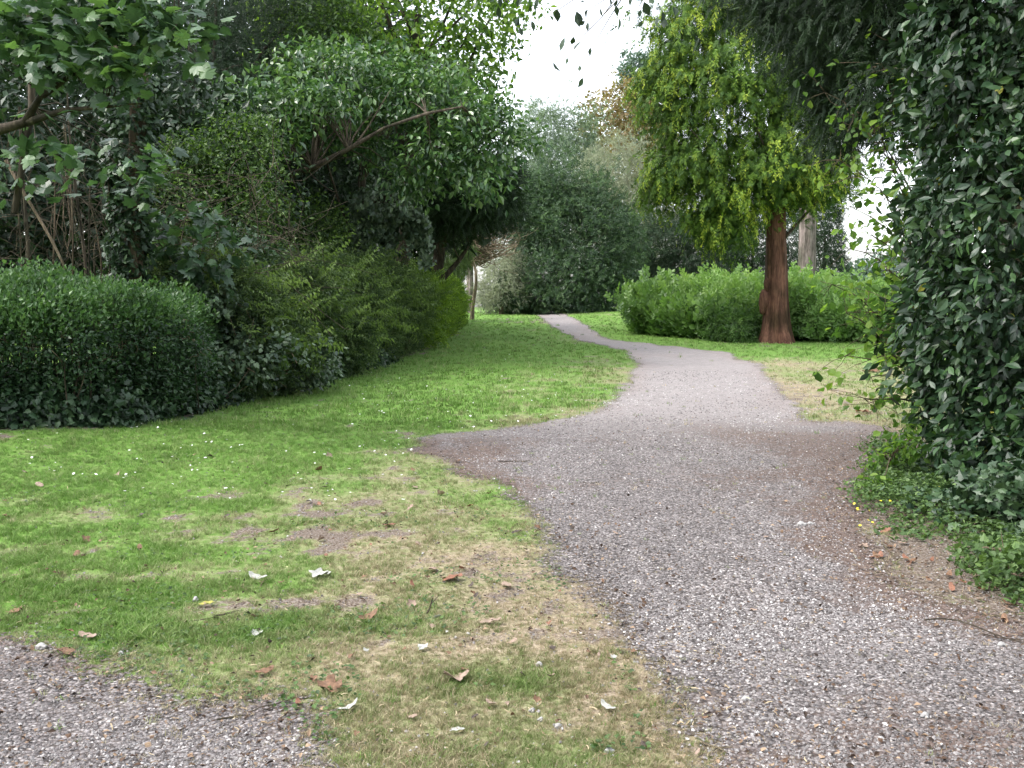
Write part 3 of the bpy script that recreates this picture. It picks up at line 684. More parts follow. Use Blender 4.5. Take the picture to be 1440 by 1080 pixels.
herb_bank('nettles', 'bank of tall light green nettles growing behind the cypress trunk', 'nettles', nb, 5800, lambda q: (1.12 + .045 * (q[:, 1] - 31) + .30 * noise(q, .8, 4) + .22 * noise(q, 2.5, 5)) * (1 + .2 * (np.random.RandomState(3).rand(len(q)) < .12)), M['nettle'], NETTLE, .48, 131, 'stuff', k=5, lean=.12)
cb2 = G(915, 466)
bb = np.array([G(892, 470), G(1012, 480), G(1012, 478) + [.3, 3.5], G(892, 470) + [1.0, 4.5]])
herb_bank('bright_bush', 'loose bright green leafy bush at the open end of the nettle bank', 'bush', bb, 1500, lambda q: .80 + .07 * (q[:, 1] - 28) * S((q[:, 1] - 27) / 3) + .30 * noise(q, .7, 8), M['brightbush'], BROAD, .40, 133, 'thing', k=5, lean=.4)
tree('dark_bramble', 'low dark green bramble bush against the foot of the cypress trunk', 'bush', (X(1040, CY + .5), CY + .5), M['brightbush'], M['bark_brown'],
     [blob(1040, 462, 26, 22, CY + .6, .6), blob(1015, 462, 16, 16, CY + .8, .4)], 200, 8, .24, SPRIG, 135, clump=.14, base=.2)

# ---- big glossy laurel at the path's side --------------------------------------------
LB = [blob(a[0] + 22, a[1], a[2], a[3], a[4], a[5]) for a in [
    (1430, 560, 140, 130, 8.6, .95), (1420, 430, 150, 140, 8.6, 1.0), (1425, 300, 165, 130, 8.8, 1.05), (1440, 160, 160, 150, 9.0, 1.1), (1450, 20, 165, 130, 9.0, 1.1), (1400, 640, 85, 65, 8.2, .7), (1560, 350, 150, 420, 8.2, 1.2), (1350, 480, 80, 110, 8.9, .7), (1560, 600, 130, 130, 7.6, 1.0)]]
lau, LP, LO = tree('laurel_bush', 'towering glossy dark green laurel bush overhanging the edge of the path', 'bush', (4.9, 8.7), M['laurel'], M['bark_dark'], LB,
     3300, 15, .096, [t_oval(.23, .03), t_oval(.26, .06, 1.05), t_oval(.2, .01, .95)], 141, clump=.11, trunk_r=.10, rough=.10, inner=.3, fill=.2, droop=.5, up=.35, szvar=.55, nlimbs=8, twigs=2, freq=1.6)
# sprigs of young leaves leaning out of it
e = empty('hazel_sapling', 3.55, 10.2, 'thin light green sapling with open leafy twigs between the laurel and the nettles', 'sapling')
rs = np.random.RandomState(19); pp = []; P = []; O = []
hb = np.array([4.55, 10.4, float(H(4.55, 10.4))])
ends = [(1225, 330, 10), (1195, 290, 10.3), (1240, 250, 10), (1180, 225, 10.6), (1235, 180, 10), (1200, 160, 10.5), (1255, 140, 9.8), (1170, 400, 10.4), (1210, 420, 10), (1190, 440, 10), (1230, 460, 9.8), (1190, 500, 9.6), (1225, 530, 9.3), (1215, 560, 9.2), (1250, 380, 9.8), (1260, 300, 9.8), (1275, 220, 9.6), (1290, 100, 9.6), (1240, 90, 10.2), (1255, 500, 9.2), (1245, 420, 9.4), (1195, 350, 10.4), (1160, 130, 10.8), (1265, 60, 10)]
for i, (a, b, Y) in enumerate(ends):
    t = W(a, b, Y); s = hb + np.array([rs.normal() * .1, 0, min(max(.3, t[2] * .55), 3.2)]); L = limb(s, t, .014, .004, 8, .07, i, .05); pp.append(L)
    for j in range(2, 8):
        for r_ in range(4 if j > 3 else 2):
            q = L[j][0]; e2 = q + rs.normal(size=3) * [.16, .16, .13]; pp.append(limb(q, e2, .004, .002, 3, .1, i * 50 + j * 5 + r_)); P.append(e2); O.append((e2 - q))
pp.append(limb(hb - [0, 0, .1], hb + [0, 0, 3.4], .035, .015, 6, .03, 1))
tube(pp, 'trunk', M['bark_brown'], e, 5)
leaves_at('crown', M['hazel'], e, np.array(P), norm(np.array(O)), 3, .05, .085, ROUND, 20, droop=.2, up=.6, flat=1, base=.5, rndamp=.5)

# ---- dark yew overhead ----------------------------------------------------------
yb = [blob(*a) for a in [(1330, 20, 190, 110, 11, 1.6), (1200, 30, 110, 90, 11.5, 1.3), (1150, -10, 60, 50, 12, 1.0), (1215, 120, 50, 60, 11.5, .9), (1290, 120, 90, 65, 10.5, 1.1), (1400, -60, 200, 120, 10, 1.8), (1170, 90, 30, 50, 12.2, .7), (1175, 180, 26, 36, 12, .5), (1090, -8, 50, 22, 12.4, .6), (1230, -90, 200, 80, 11.5, 1.8)]]
tree('yew_tree', 'very dark yew boughs hanging over the path above the laurel', 'tree', (6.6, 12.4), M['yew'], M['bark_dark'], yb,
     4200, 7, .20, YEW, 151, clump=.13, trunk_r=.28, trunk_top=np.array([5.8, 12, 5.0]), rough=.25, inner=.45, fill=.2, droop=.45, up=.7, nlimbs=9, twigs=3)

# ---- overhanging bare twig with a few leaves, from a tree standing behind the camera's side ----
e = empty('ash_tree', 4.6, 2.2, 'tree out of view whose thin leafy twigs hang into the open sky', 'tree')
ab = np.array([4.6, 2.2, float(H(4.6, 2.2))]); pp = [limb(ab - [0, 0, .1], (4.2, 3.2, 5.6), .20, .11, 8, .03, 2)]
L0 = limb((4.2, 3.2, 5.6), W(900, -40, 8), .09, .03, 9, .05, 4, .06); pp.append(L0)
P, O = [], []
for (a, b, Y, m) in [(895, 14, 7.6, 7), (925, 6, 7.6, 4), (818, 20, 8.2, 5), (800, 72, 8.4, 3), (815, 50, 8.4, 3), (760, 8, 8.6, 6), (700, 6, 9, 7), (822, 95, 8.4, 2), (735, 40, 9, 3), (850, 2, 8, 5)]:
    t = W(a, b, Y); s = L0[8 if a < 870 else 7][0] ; L = limb(s, t, .007, .002, 7, .05, a); pp.append(L)
    for j in range(m): P.append(t + np.random.RandomState(a + j).normal(size=3) * [.07, .07, .06]); O.append([0, 0, -1.])
tube(pp, 'trunk', M['bark_dark'], e, 7)
leaves_at('crown', M['dark'], e, np.array(P), np.array(O, float), 1, .01, .09, OVAL, 23, droop=.8, up=.1)  # dark leaf colour paints in their silhouette against the sky

# ---- privet hedge --------------------------------------------------------------------
def hedge_pts(line, height, width, n, seed, hvar=.12, wvar=.15, slope=.0):
    """points and outward normals on the top, the front and the ends of a hedge that runs along line (front foot)"""
    rs = np.random.RandomState(seed); L = np.array(line, float); seg = np.linalg.norm(np.diff(L, axis=0), axis=1); cs = np.concatenate([[0], np.cumsum(seg)])
    s = rs.rand(n) * cs[-1]; k = np.clip(np.searchsorted(cs, s) - 1, 0, len(seg) - 1); t = (s - cs[k]) / seg[k]
    p = L[k] + (L[k + 1] - L[k]) * t[:, None]; d = norm(L[k + 1] - L[k]); nrm = np.c_[d[:, 1], -d[:, 0]]          # outward, towards the path
    h = np.interp(s / cs[-1], np.linspace(0, 1, len(height)), height); P = np.zeros((n, 3)); O = np.zeros((n, 3))
    perim = h + width; u = rs.rand(n) * perim; front = u < h
    z = np.where(front, u, h); back = np.where(front, 0, u - h)
    bulge = .12 * np.sin(PI * np.clip(z / h, 0, 1)) - slope * (z / h)
    P[:, :2] = p + nrm * (bulge - back - .12)[:, None]; P[:, 2] = z
    O[:, :2] = nrm * np.where(front, 1, .15)[:, None]; O[:, 2] = np.where(front, .15, 1)
    # round the upper edge
    edge = np.exp(-np.where(front, (h - z), back) / .18); O[:, 2] += edge * .6; O[:, :2] += nrm * (edge * .5)[:, None]; O = norm(O)
    P -= O * (edge * .08)[:, None]
    depth = rs.rand(n) ** 2 * .35; P -= O * depth[:, None]
    P += O * (hvar * noise(P, 1.4, seed) + .05 * rs.normal(size=n))[:, None]
    P[:, 2] += H(P[:, 0], P[:, 1], False); return P, O, z / h
PH = poly([(-200, 622), (0, 604), (120, 602), (240, 588), (335, 562)])
hd = empty('privet_hedge', -6.2, 12.8, 'clipped flat topped dark green hedge with ivy along its foot', 'hedge')
P, O, zh = hedge_pts(PH, [1.36, 1.42, 1.50, 1.48, 1.30], 2.2, 6000, 161, .26)
low = zh < .8  # paler upper leaves: fresh growth with light from above painted in
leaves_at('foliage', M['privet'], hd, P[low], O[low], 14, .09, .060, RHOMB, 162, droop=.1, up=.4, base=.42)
leaves_at('fresh_lit_growth', M['privet_top'], hd, P[~low] + [0, 0, .04], O[~low], 16, .09, .060, RHOMB, 163, droop=-.5, up=.5, base=.5)
rs = np.random.RandomState(4); pp = []
for i in range(260):
    q = P[rs.randint(len(P))]; g = np.array([q[0] - .35 * rs.rand(), q[1] + .4 * rs.rand(), float(H(q[0], q[1]))]); pp.append(limb(g, q, .014, .004, 5, .08, i))
tube(pp, 'stems', M['bark_dark'], hd, 4)
bt = P[(zh > .2) & (zh < .9)]; rs = np.random.RandomState(16); pp = []
for i in range(300):
    q = bt[rs.randint(len(bt))]; d_ = np.array([.5 + .3 * rs.normal(), -.5 + .3 * rs.normal(), .25 * rs.normal()]); pp.append(limb(q - d_ * .25, q + d_ * .16, .006, .002, 5, .15, i))
tube(pp, 'dead_twigs', M['twig_pale'], hd, 3)
# upright shoots standing above the clipped top
tops = P[(zh > .55)]; rs = np.random.RandomState(6); ns = 700; tp = tops[rs.randint(0, len(tops), ns)]
scatter('shoots', M['privet_top'], hd, tp, np.array([.25, -.25, .9]) + rs.normal(size=(ns, 3)) * .4, rs.normal(size=(ns, 3)), .12 + .26 * rs.rand(ns) ** 2, FINE, {'rnd': rs.rand(ns)}, 3)

# ---- ivy bank between the two hedges ---------------------------------------------------
e = empty('ivy_bank', -5.0, 14.2, 'dark ivy spilling over a low bank between the two hedges', 'ivy', kind='thing')
rs = np.random.RandomState(9)
foot = poly([(-120, 614), (0, 608), (100, 606), (200, 602), (300, 576), (400, 552), (470, 535), (560, 508)])
Pf, Of, zf = hedge_pts(foot, [.45, .55, .6, .75, .95, 1.0, .8, .4, .3], .5, 3600, 171, .1, slope=.45)
leaves_at('leaves', M['ivy'], e, Pf + Of * .05, Of, 10, .10, .085, IVY, 172, droop=.5, up=.5, base=.45, rndamp=.35)
mb = [blob(325, 500, 72, 48, 15.5, .8), blob(400, 512, 66, 34, 16.8, .7), blob(270, 520, 40, 36, 14.3, .5), blob(300, 425, 36, 18, 15.2, .6)]
P, O = clump_pts(mb, 900, 173, .4)
leaves_at('sprawl', M['ivy_pale'], e, P, O, 13, .10, .075, IVY, 174, droop=.3, up=.5, base=.55, rndamp=.5)
tube([limb(P[rs.randint(len(P))] - [0, 0, .3], P[rs.randint(len(P))] + [0, -.1, .1], .008, .003, 6, .15, i) for i in range(50)], 'stems', M['twig_pale'], e, 4)

# ---- shaggy honeysuckle hedge and its yellow green end ----------------------------------
PH2 = poly([(335, 568), (440, 538), (520, 514), (570, 500), (588, 493)])
hd2 = empty('shaggy_hedge', PH2[2][0] - .8, PH2[2][1], 'untrimmed feathery green hedge with long arching shoots', 'hedge')
P, O, zh = hedge_pts(PH2, [1.5, 1.85, 2.0, 1.95, 1.8], 2.4, 5000, 181, .42, slope=-.15)
P += np.clip(zh, 0, 1)[:, None] * O * .15
leaves_at('foliage', M['hedge_fine'], hd2, P, O, 5, .12, .26, FINE, 182, droop=.25, up=.5, base=.42, rndamp=.4)
rs = np.random.RandomState(31); k = rs.randint(0, len(P), 1300); k = k[zh[k] > .35]
dirs = np.c_[.9 + .3 * rs.normal(size=len(k)), -.4 + .4 * rs.normal(size=len(k)), .15 + .45 * rs.normal(size=len(k))]
scatter('shoots', M['hedge_shoot'], hd2, P[k], dirs, np.array([0, 0, 1.]) + rs.normal(size=(len(k), 3)) * .4, .40 + .55 * rs.rand(len(k)), [t_sprig(18, .22, .085, i) for i in range(3)], {'rnd': rs.rand(len(k)) * .8}, 5)
rs = np.random.RandomState(14)
tube([limb((q := P[rs.randint(len(P))]) * [1, 1, 0] + [-.5, .2, float(H(q[0], q[1]))], q, .016, .004, 5, .1, i) for i in range(160)], 'stems', M['bark_brown'], hd2, 4)
PH3 = poly([(588, 493), (632, 470), (650, 456)])
hd3 = empty('hedge_end', PH3[1][0] - .8, PH3[1][1], 'bright yellow green bushy hedge end where the lawn narrows', 'hedge')
P, O, zh = hedge_pts(PH3, [1.95, 1.8, 1.7], 2.0, 2600, 191, .25)
P2, O2 = clump_pts([blob(628, 440, 22, 40, PH3[2][1] + .3, 1.0), blob(600, 430, 34, 48, PH3[0][1] + .6, 1.2)], 500, 192, .4)
P = np.concatenate([P, P2]); O = np.concatenate([O, O2])
leaves_at('foliage', M['hedge_yellow'], hd3, P, O, 5, .14, .28, SPRIG, 193, droop=-.2, up=.5, base=.42, rndamp=.4)
rs = np.random.RandomState(15)

# ---- wood at the hedge's back ----------------------------------------------------------
# sycamore whose low boughs reach in above the hedge
e = empty('sycamore_tree', -8.3, 12.0, 'sycamore with large lobed leaves and a thick low bough above the clipped hedge', 'tree')
sb = np.array([-8.3, 12.0, float(H(-8.3, 12))]); rs = np.random.RandomState(41)
b1 = [(np.array([-8.2, 12, 3.2]), .17), (W(-60, 196, 11.5), .08), (W(0, 182, 11.3), .06), (W(35, 172, 11.2), .05), (W(60, 130, 11.1), .035), (W(90, 95, 11.1), .028), (W(130, 60, 11), .03), (W(200, 20, 10.8), .015)]
b2 = [(W(40, 172, 11.2), .045), (W(90, 155, 11), .03), (W(150, 150, 10.8), .018), (W(200, 145, 10.6), .008)]
b3 = [(W(60, 135, 11.1), .035), (W(120, 90, 11), .025), (W(180, 70, 10.8), .015), (W(250, 45, 10.6), .008)]
b4 = [(W(50, 100, 12.4), .05), (W(52, 20, 12.4), .045), (W(60, -80, 12.4), .03)]
b5 = [(W(20, 300, 12.2), .05), (W(45, 150, 12.3), .045), (W(40, -60, 12.4), .04)]
pp = [limb(sb - [0, 0, .1], (-8.2, 12, 6.5), .22, .13, 7, .02, 1), b1, b2, b3, b4, b5]
P, O = [], []
for (a, b_, Y, spread, m) in [(60, 30, 10.8, 60, 34), (150, 30, 10.5, 50, 30), (220, 40, 10.3, 32, 20), (265, 55, 10.2, 16, 7), (120, 85, 10.7, 45, 22), (190, 100, 10.4, 28, 14), (60, 90, 11, 40, 14), (215, 75, 10.2, 22, 8), (100, 10, 11.2, 90, 34), (20, 40, 11, 40, 20), (180, -20, 10.6, 90, 30), (150, 120, 10.6, 30, 9), (30, 205, 11.5, 30, 5), (60, 230, 12, 60, 5), (215, 230, 13, 25, 7), (200, 265, 13, 12, 4), (105, 240, 12.4, 50, 7), (40, 270, 12.4, 40, 5)]:
    for j in range(m):
        q = W(a + rs.normal() * spread * .7, b_ + rs.normal() * spread * .35, Y + rs.normal() * .3); P.append(q); O.append([rs.normal() * .4, -.5, .6])
        if j % 3 == 0:
            src = [b1[3], b1[4], b1[5], b2[2], b3[2], b3[3], b4[1], b5[1]]; s = min(src, key=lambda v: np.linalg.norm(v[0] - q))[0]; pp.append(limb(s, q, .010, .003, 6, .1, j + a, .05))
tube(pp, 'trunk', M['bark_dark'], e, 7)
leaves_at('crown', M['maple'], e, np.array(P), norm(np.array(O, float)), 5, .12, .155, MAPLE, 42, droop=.35, up=.9, flat=1, base=.5, rndamp=.4, rand=.6)

# ivy clad trunk
e = empty('ivy_clad_tree', X(178, 14.5), 14.5, 'dark tree trunk wrapped in ivy behind the clipped hedge', 'tree')
tb = np.array([X(178, 14.5), 14.5, float(H(X(178, 14.5), 14.5))])
tube([limb(tb - [0, 0, .1], W(185, -150, 14.5), .17, .10, 12, .012, 3), limb(W(183, 130, 14.5), W(250, -60, 15), .06, .03, 7, .05, 5), limb(W(183, 100, 14.5), W(90, -60, 15), .06, .03, 7, .05, 6)], 'trunk', M['bark_brown'], e, 10)
rs = np.random.RandomState(44); n = 420; t = rs.rand(n); t = t[(t > .0)]; n = len(t)
c = np.array([W(178 + 7 * a, 395 - 300 * a, 14.5) for a in t]); an = rs.rand(n) * 6.28
R_ = .19 + .12 * S((t - .35) / .3) + .05 * rs.rand(n); Ox = np.c_[np.cos(an), np.sin(an), np.zeros(n)]
leaves_at('ivy', M['ivy'], e, c + Ox * R_[:, None], Ox, 8, .07, .085, IVY, 45, droop=.6, up=.3, base=.45, rndamp=.4)

# bare stems and leaning pole behind the hedge
rs = np.random.RandomState(46)
for i, (px_, top_, r_) in enumerate([(108, 130, .022), (92, 175, .015), (122, 250, .012), (138, 280, .014), (40, 150, .03), (66, 210, .012), (150, 240, .016), (20, 250, .012)]):
    Y = 14.2 + rs.rand() * 1.5; a = np.array([X(px_, Y), Y, float(H(X(px_, Y), Y))]); b_ = W(px_ + rs.normal() * 10, top_, Y)
    o = tube([limb(a, b_, r_ * 1.3, r_ * .7, 8, .03, i)] + [limb(a + (b_ - a) * rs.uniform(.5, .9), a + (b_ - a) * rs.uniform(.8, 1) + rs.normal(size=3) * [.4, .2, .3], r_ * .4, .003, 5, .1, i * 9 + j) for j in range(5)], 'bare_stem', M['bark_brown'] if i % 2 else M['bark_dark'], None, 6)
    tag(o, 'slender bare upright stem in the gloom above the clipped hedge', 'bare stem', 'bare stems above the clipped hedge')
o = tube([limb(W(8, 225, 13.6), W(98, 392, 13.6), .022, .018, 8, .015, 3)], 'dead_pole', M['twig_pale'], None, 6)
tag(o, 'pale leaning dead stick slanting down behind the clipped hedge', 'stick')

# woodland mass far behind: shrubs that read as one mass
def mass(name, label, cat, blobs, n, k, size, tmpl, mat, seed, kind='stuff', **kw):
    P, O = clump_pts(blobs, n, seed, kw.pop('inner', .5), .25, .8, kw.pop('cull', .72))
    o = leaves_at(name, mat, None, P, O, k, kw.pop('clump', .3), size, tmpl, seed + 1, **kw); return tag(o, label, cat, kind=kind)
mass('undergrowth', 'dim tangle of woodland shrubs filling the space behind the hedges', 'undergrowth',
     [blob(40, 300, 130, 120, 19, 1.5), blob(160, 330, 110, 110, 19, 1.5), blob(280, 250, 120, 120, 21, 1.5), blob(80, 150, 160, 130, 21, 1.5), blob(410, 320, 80, 60, 27, 1.5), blob(390, 220, 120, 90, 27, 1.5), blob(520, 320, 70, 50, 34, 1.5), blob(-100, 250, 150, 200, 18, 1.5)],
     4200, 12, .17, RHOMB, M['dark'], 201, base=.35)
tw = []
rs = np.random.RandomState(48)
for i in range(420):
    a = W(rs.uniform(-40, 420), rs.uniform(240, 420), rs.uniform(15.5, 18)); b_ = a + rs.normal(size=3) * [.8, .3, .7]; tw.append(limb(a, b_, .008, .003, 5, .15, i))
o = tube(tw, 'brushwood', M['bark_dark'], None, 4); tag(o, 'thin bare crossing twigs in the gloom behind the hedges', 'twigs', kind='stuff')

tree('bramble_thicket', 'arching yellow green thicket below the leaning tree', 'bush', (X(290, 17.5), 17.5), M['bramble'], M['bark_brown'],
     [blob(310, 240, 60, 28, 19.5, .8), blob(255, 225, 40, 24, 19.2, .7), blob(240, 280, 44, 40, 18.5, .8), blob(335, 285, 34, 34, 20.5, .7), blob(300, 310, 80, 50, 19, .8), blob(425, 325, 60, 34, 24.6, .8), blob(340, 195, 40, 25, 20, .6)],
     1900, 12, .085, RHOMB, 211, clump=.2, rough=.6, freq=.9, cull=.55, inner=.6, droop=.3, base=.42, rndamp=.45, trunk_r=.04)
tree('sycamore_sapling', 'young sycamore with broad flat leaves behind the dip in the hedge', 'sapling', (X(290, 15.2), 15.2), M['maple'], M['bark_brown'],
     [blob(265, 320, 55, 24, 15, .5), blob(290, 350, 50, 30, 15, .5), blob(300, 390, 40, 25, 15, .4), blob(230, 340, 30, 25, 15, .4)], 60, 6, .17, MAPLE, 213, clump=.14, droop=.3, up=1.0, trunk_r=.025, fill=0, base=.3)
mass('shade_shrub', 'dark shrub in the dip between the clipped hedge and the shaggy hedge', 'shrub', [blob(320, 370, 60, 45, 17.6, .7), blob(370, 385, 45, 40, 18.8, .6)], 500, 12, .09, RHOMB, M['privet'], 215, kind='thing', clump=.15, base=.25)

# leaning glossy leaved tree
e = empty('leaning_tree', X(355, 24), 24, 'leaning tree with a bare slanting trunk and glossy broad leaves', 'tree')
lb0 = np.array([X(345, 24.1), 24.1, float(H(X(345, 24.1), 24.1))])
T = [(lb0 - [0, 0, .1], .16), (W(352, 350, 23.6), .13), (W(368, 284, 23.2), .115), (W(385, 262, 23.0), .10), (W(405, 248, 22.8), .09), (W(440, 236, 22.6), .078), (W(490, 210, 22.0), .055), (W(540, 180, 21.6), .035), (W(600, 160, 21.8), .035), (W(650, 150, 22), .018)]
pp = [T]
sbl = [blob(*a) for a in [(430, 110, 60, 24, 23.6, 1.2), (380, 150, 60, 22, 23.8, 1.1), (520, 105, 70, 24, 23.6, 1.3), (600, 125, 60, 26, 23.2, 1.2), (560, 150, 60, 18, 23.4, 1.1), (650, 165, 50, 28, 23, 1.1), (690, 205, 36, 26, 22.8, .8), (630, 215, 50, 22, 23, 1.0), (585, 250, 45, 18, 23.4, .9), (670, 255, 36, 16, 22.8, .8), (470, 160, 50, 18, 24, 1.0), (330, 175, 50, 20, 21.5, .8), (380, 190, 40, 14, 21.2, .6), (300, 200, 30, 14, 21, .6), (450, 140, 50, 16, 21.8, .8), (360, 140, 40, 14, 22, .7), (465, 85, 36, 16, 23.8, .7), (705, 160, 20, 20, 23, .6), (420, 190, 50, 16, 24.6, .9), (525, 205, 30, 12, 24.2, .7), (740, 190, 14, 14, 22.8, .4)]]
P, O = clump_pts(sbl, 1500, 221, .6, .4, 1.6, .6)
rs = np.random.RandomState(47)
for i in range(80):
    q = P[rs.randint(len(P))]; s = min(T[3:], key=lambda v: np.linalg.norm(v[0] - q)); pp.append(limb(s[0], q, min(.028, s[1] * .4), .005, 7, .08, i, .04))
pp += [limb(W(437, 237, 22.6), W(440, 150, 22.4), .03, .012, 6, .05, 1), limb(W(450, 230, 22.5), W(455, 200, 22.2), .012, .004, 4, .05, 2), limb(W(432, 240, 22.7), W(475, 270, 22.3), .02, .005, 6, .1, 8), limb(W(495, 208, 22), W(550, 125, 22), .03, .008, 6, .05, 9), limb(W(460, 225, 23.7), W(515, 215, 23), .015, .005, 6, .05, 11)]
tube(pp, 'trunk', M['bark_dark'], e, 9)
leaves_at('crown', M['cherry'], e, P, O, 10, .20, .165, NARROW + OVAL, 222, droop=.35, up=.9, base=.45, rndamp=.5, rand=.8, flat=.8)

# ivy curtain draped on a stump
e = empty('ivy_curtain', X(545, 26.4), 26.4, 'mound of trailing ivy hanging in strands beside the dark yew', 'ivy', kind='thing')
ib = np.array([X(548, 26.6), 26.6, float(H(X(548, 26.6), 26.6))])
tube([limb(ib - [0, 0, .1], W(545, 275, 26.6), .16, .12, 8, .02, 3)] + [limb(W(545, 285, 26.5), W(505 + 12 * i, 268 + 5 * abs(i - 4), 26.1), .03, .01, 5, .1, i) for i in range(9)], 'trunk', M['bark_dark'], e, 8)
P, O = clump_pts([blob(545, 285, 42, 26, 26.2, .8), blob(520, 305, 26, 30, 26.1, .5), blob(570, 300, 22, 32, 26.2, .5)], 220, 231, .3)
rs = np.random.RandomState(33)
for i in range(34):
    x0 = 498 + 100 * rs.rand(); y0 = 285 + abs(x0 - 545) * .35; L = 20 + 55 * rs.rand(); Y = 25.9 + .5 * rs.rand()
    for t in np.linspace(0, 1, 16): P = np.vstack([P, W(x0 + (x0 - 545) * .15 * t, y0 + L * t, Y)]); O = np.vstack([O, [0, -1, .1]])
leaves_at('leaves', M['ivy_pale'], e, P, O, 4, .07, .13, IVY, 232, droop=.9, up=.2, base=.7, rndamp=.4)

# dark yews behind
tree('dark_yew', 'black green yew whose low boughs shade the far end of the hedge', 'tree', (X(590, 33), 33), M['yew'], M['bark_dark'],
     [blob(640, 285, 80, 45, 32, 1.8), blob(590, 285, 60, 45, 35, 1.6), blob(690, 270, 40, 30, 31, 1.2), blob(600, 230, 80, 40, 31, 1.8), blob(540, 320, 50, 40, 36, 1.6), blob(610, 320, 35, 30, 36, 1.2), blob(700, 245, 30, 20, 31, 1), blob(690, 300, 40, 16, 34, .8)],
     2600, 6, .40, YEW, 241, clump=.24, rough=.3, base=.5, trunk_r=.3, up=.8)
tree('tall_evergreen', 'tall dark evergreen rising behind the thicket above the clipped hedge', 'tree', (X(250, 25), 25), M['dark'], M['bark_dark'],
     [blob(270, 60, 90, 80, 25, 1.8), blob(370, 90, 90, 80, 26, 1.8), blob(240, 150, 80, 60, 24, 1.6), blob(330, 150, 70, 50, 24.5, 1.5), blob(300, -40, 130, 70, 25, 2), blob(420, 20, 60, 90, 26.5, 1.5), blob(160, 60, 90, 90, 24, 1.6), blob(60, 60, 120, 110, 24, 1.6)],
     3000, 11, .15, FINE, 243, clump=.28, base=.45, rough=.3, trunk_r=.3, droop=.4)
tree('lime_tree', 'tall light green tree with sky showing through its outer leaves', 'tree', (X(560, 30), 30), M['lightgreen'], M['bark_dark'],
     [blob(560, 20, 90, 70, 28, 2.0), blob(480, 50, 80, 70, 29, 2.0), blob(640, 20, 75, 55, 27.5, 1.8), blob(600, 85, 75, 45, 28, 1.8), blob(690, 35, 38, 38, 27.5, 1.2), blob(510, -50, 140, 60, 28.5, 2.4), blob(420, 30, 60, 80, 30, 1.6), blob(670, 85, 38, 38, 27.5, 1.2), blob(730, 8, 30, 16, 27.5, .8), blob(540, 110, 90, 40, 28.5, 1.6), blob(650, -60, 80, 50, 28, 1.8)],
     1500, 9, .17, OVAL, 245, clump=.3, base=.5, rndamp=.45, rough=.3, trunk_r=.26, twigs=4, nlimbs=12, inner=.6, fill=0)
tree('elm_tree', 'mid green twiggy tree between the tall evergreen and the light green tree', 'tree', (X(455, 27), 27), M['bramble'], M['bark_dark'],
     [blob(470, 70, 60, 60, 26, 1.5), blob(440, 0, 60, 50, 26.5, 1.5), blob(520, 100, 60, 40, 26.5, 1.4), blob(660, 130, 36, 30, 26, 1.0), blob(620, 110, 40, 30, 26, 1.0)], 700, 10, .13, RHOMB, 247, clump=.26, base=.45, trunk_r=.12, twigs=4, fill=0)
mass('woodland', 'dense dark wood closing the view behind the nearer trees', 'woodland',
     [blob(0, 100, 260, 200, 34, 3), blob(250, 150, 200, 190, 35, 3), blob(430, 150, 140, 150, 37, 3), blob(520, 230, 110, 130, 38, 3), blob(580, 190, 70, 70, 40, 2), blob(60, 320, 260, 130, 30, 2), blob(380, 340, 180, 100, 34, 2), blob(-300, 150, 250, 300, 30, 3), blob(500, 90, 90, 80, 36, 2)],
     5200, 11, .42, RHOMB, M['dark'], 251, base=.4, clump=.5)

# ---- weeds and ivy at the laurel's foot ---------------------------------------------------
rs = np.random.RandomState(61)
def low_plants(name, label, polyg, n, mat, tmpl, size, seed, up=.8, hmax=.08, base=.5, cat='weeds', edge=.15):
    rs = np.random.RandomState(seed); lo = polyg.min(0); hi = polyg.max(0); q = lo + rs.rand(n * 5, 2) * (hi - lo)
    d = sdist(q, polyg); keep = (d + .12 * noise(q, 3, seed) > 0) & (rs.rand(len(q)) < np.clip(.35 + .75 * noise(q, 2.6, seed + 2) + d / edge * .25, .04, 1)); keep &= rs.rand(len(q)) < np.clip(.25 + d / .35, .15, 1); q = q[keep][:n]; n = len(q)
    cl = np.clip(.5 + .6 * noise(q, 2.2, seed + 3), .1, 1)
    p = np.c_[q, H(q[:, 0], q[:, 1]) + .01 + hmax * cl * rs.rand(n)]
    D = rs.normal(size=(n, 3)); D[:, 2] = .25 + .3 * rs.rand(n); Nn = rs.normal(size=(n, 3)) * .5 + [0, 0, 1]
    o = scatter(name, mat, None, p, D, Nn, size * (.6 + .8 * rs.rand(n)), tmpl, {'rnd': np.clip(base + .28 * rs.normal(size=n), 0, 1)}, seed)
    return tag(o, label, cat, kind='stuff')
low_plants('weeds', 'low leafy weeds and small yellow flowers at the foot of the laurel', wp + [-.06, 0], 17000, M['weed'], OVAL + ROUND + NARROW, .036, 63, hmax=.13)
low_plants('ground_ivy', 'small ivy leaves creeping over the soil beneath the laurel', wp + [.25, .05], 2600, M['ivy'], IVY, .065, 65, hmax=.16, base=.6)
tree('ivy_shrub', 'low blue green ivy bush tucked under the laurel above the weeds', 'ivy', (3.75, 6.9), M['ivy'], M['bark_dark'],
     [blob(1400, 690, 36, 30, 6.9, .25), blob(1440, 730, 40, 38, 6.7, .25), blob(1480, 700, 40, 50, 6.8, .3)], 170, 10, .065, IVY, 67, clump=.06, trunk_r=.012, base=.75, rndamp=.3, nlimbs=4, part='leaves', wood='stems')
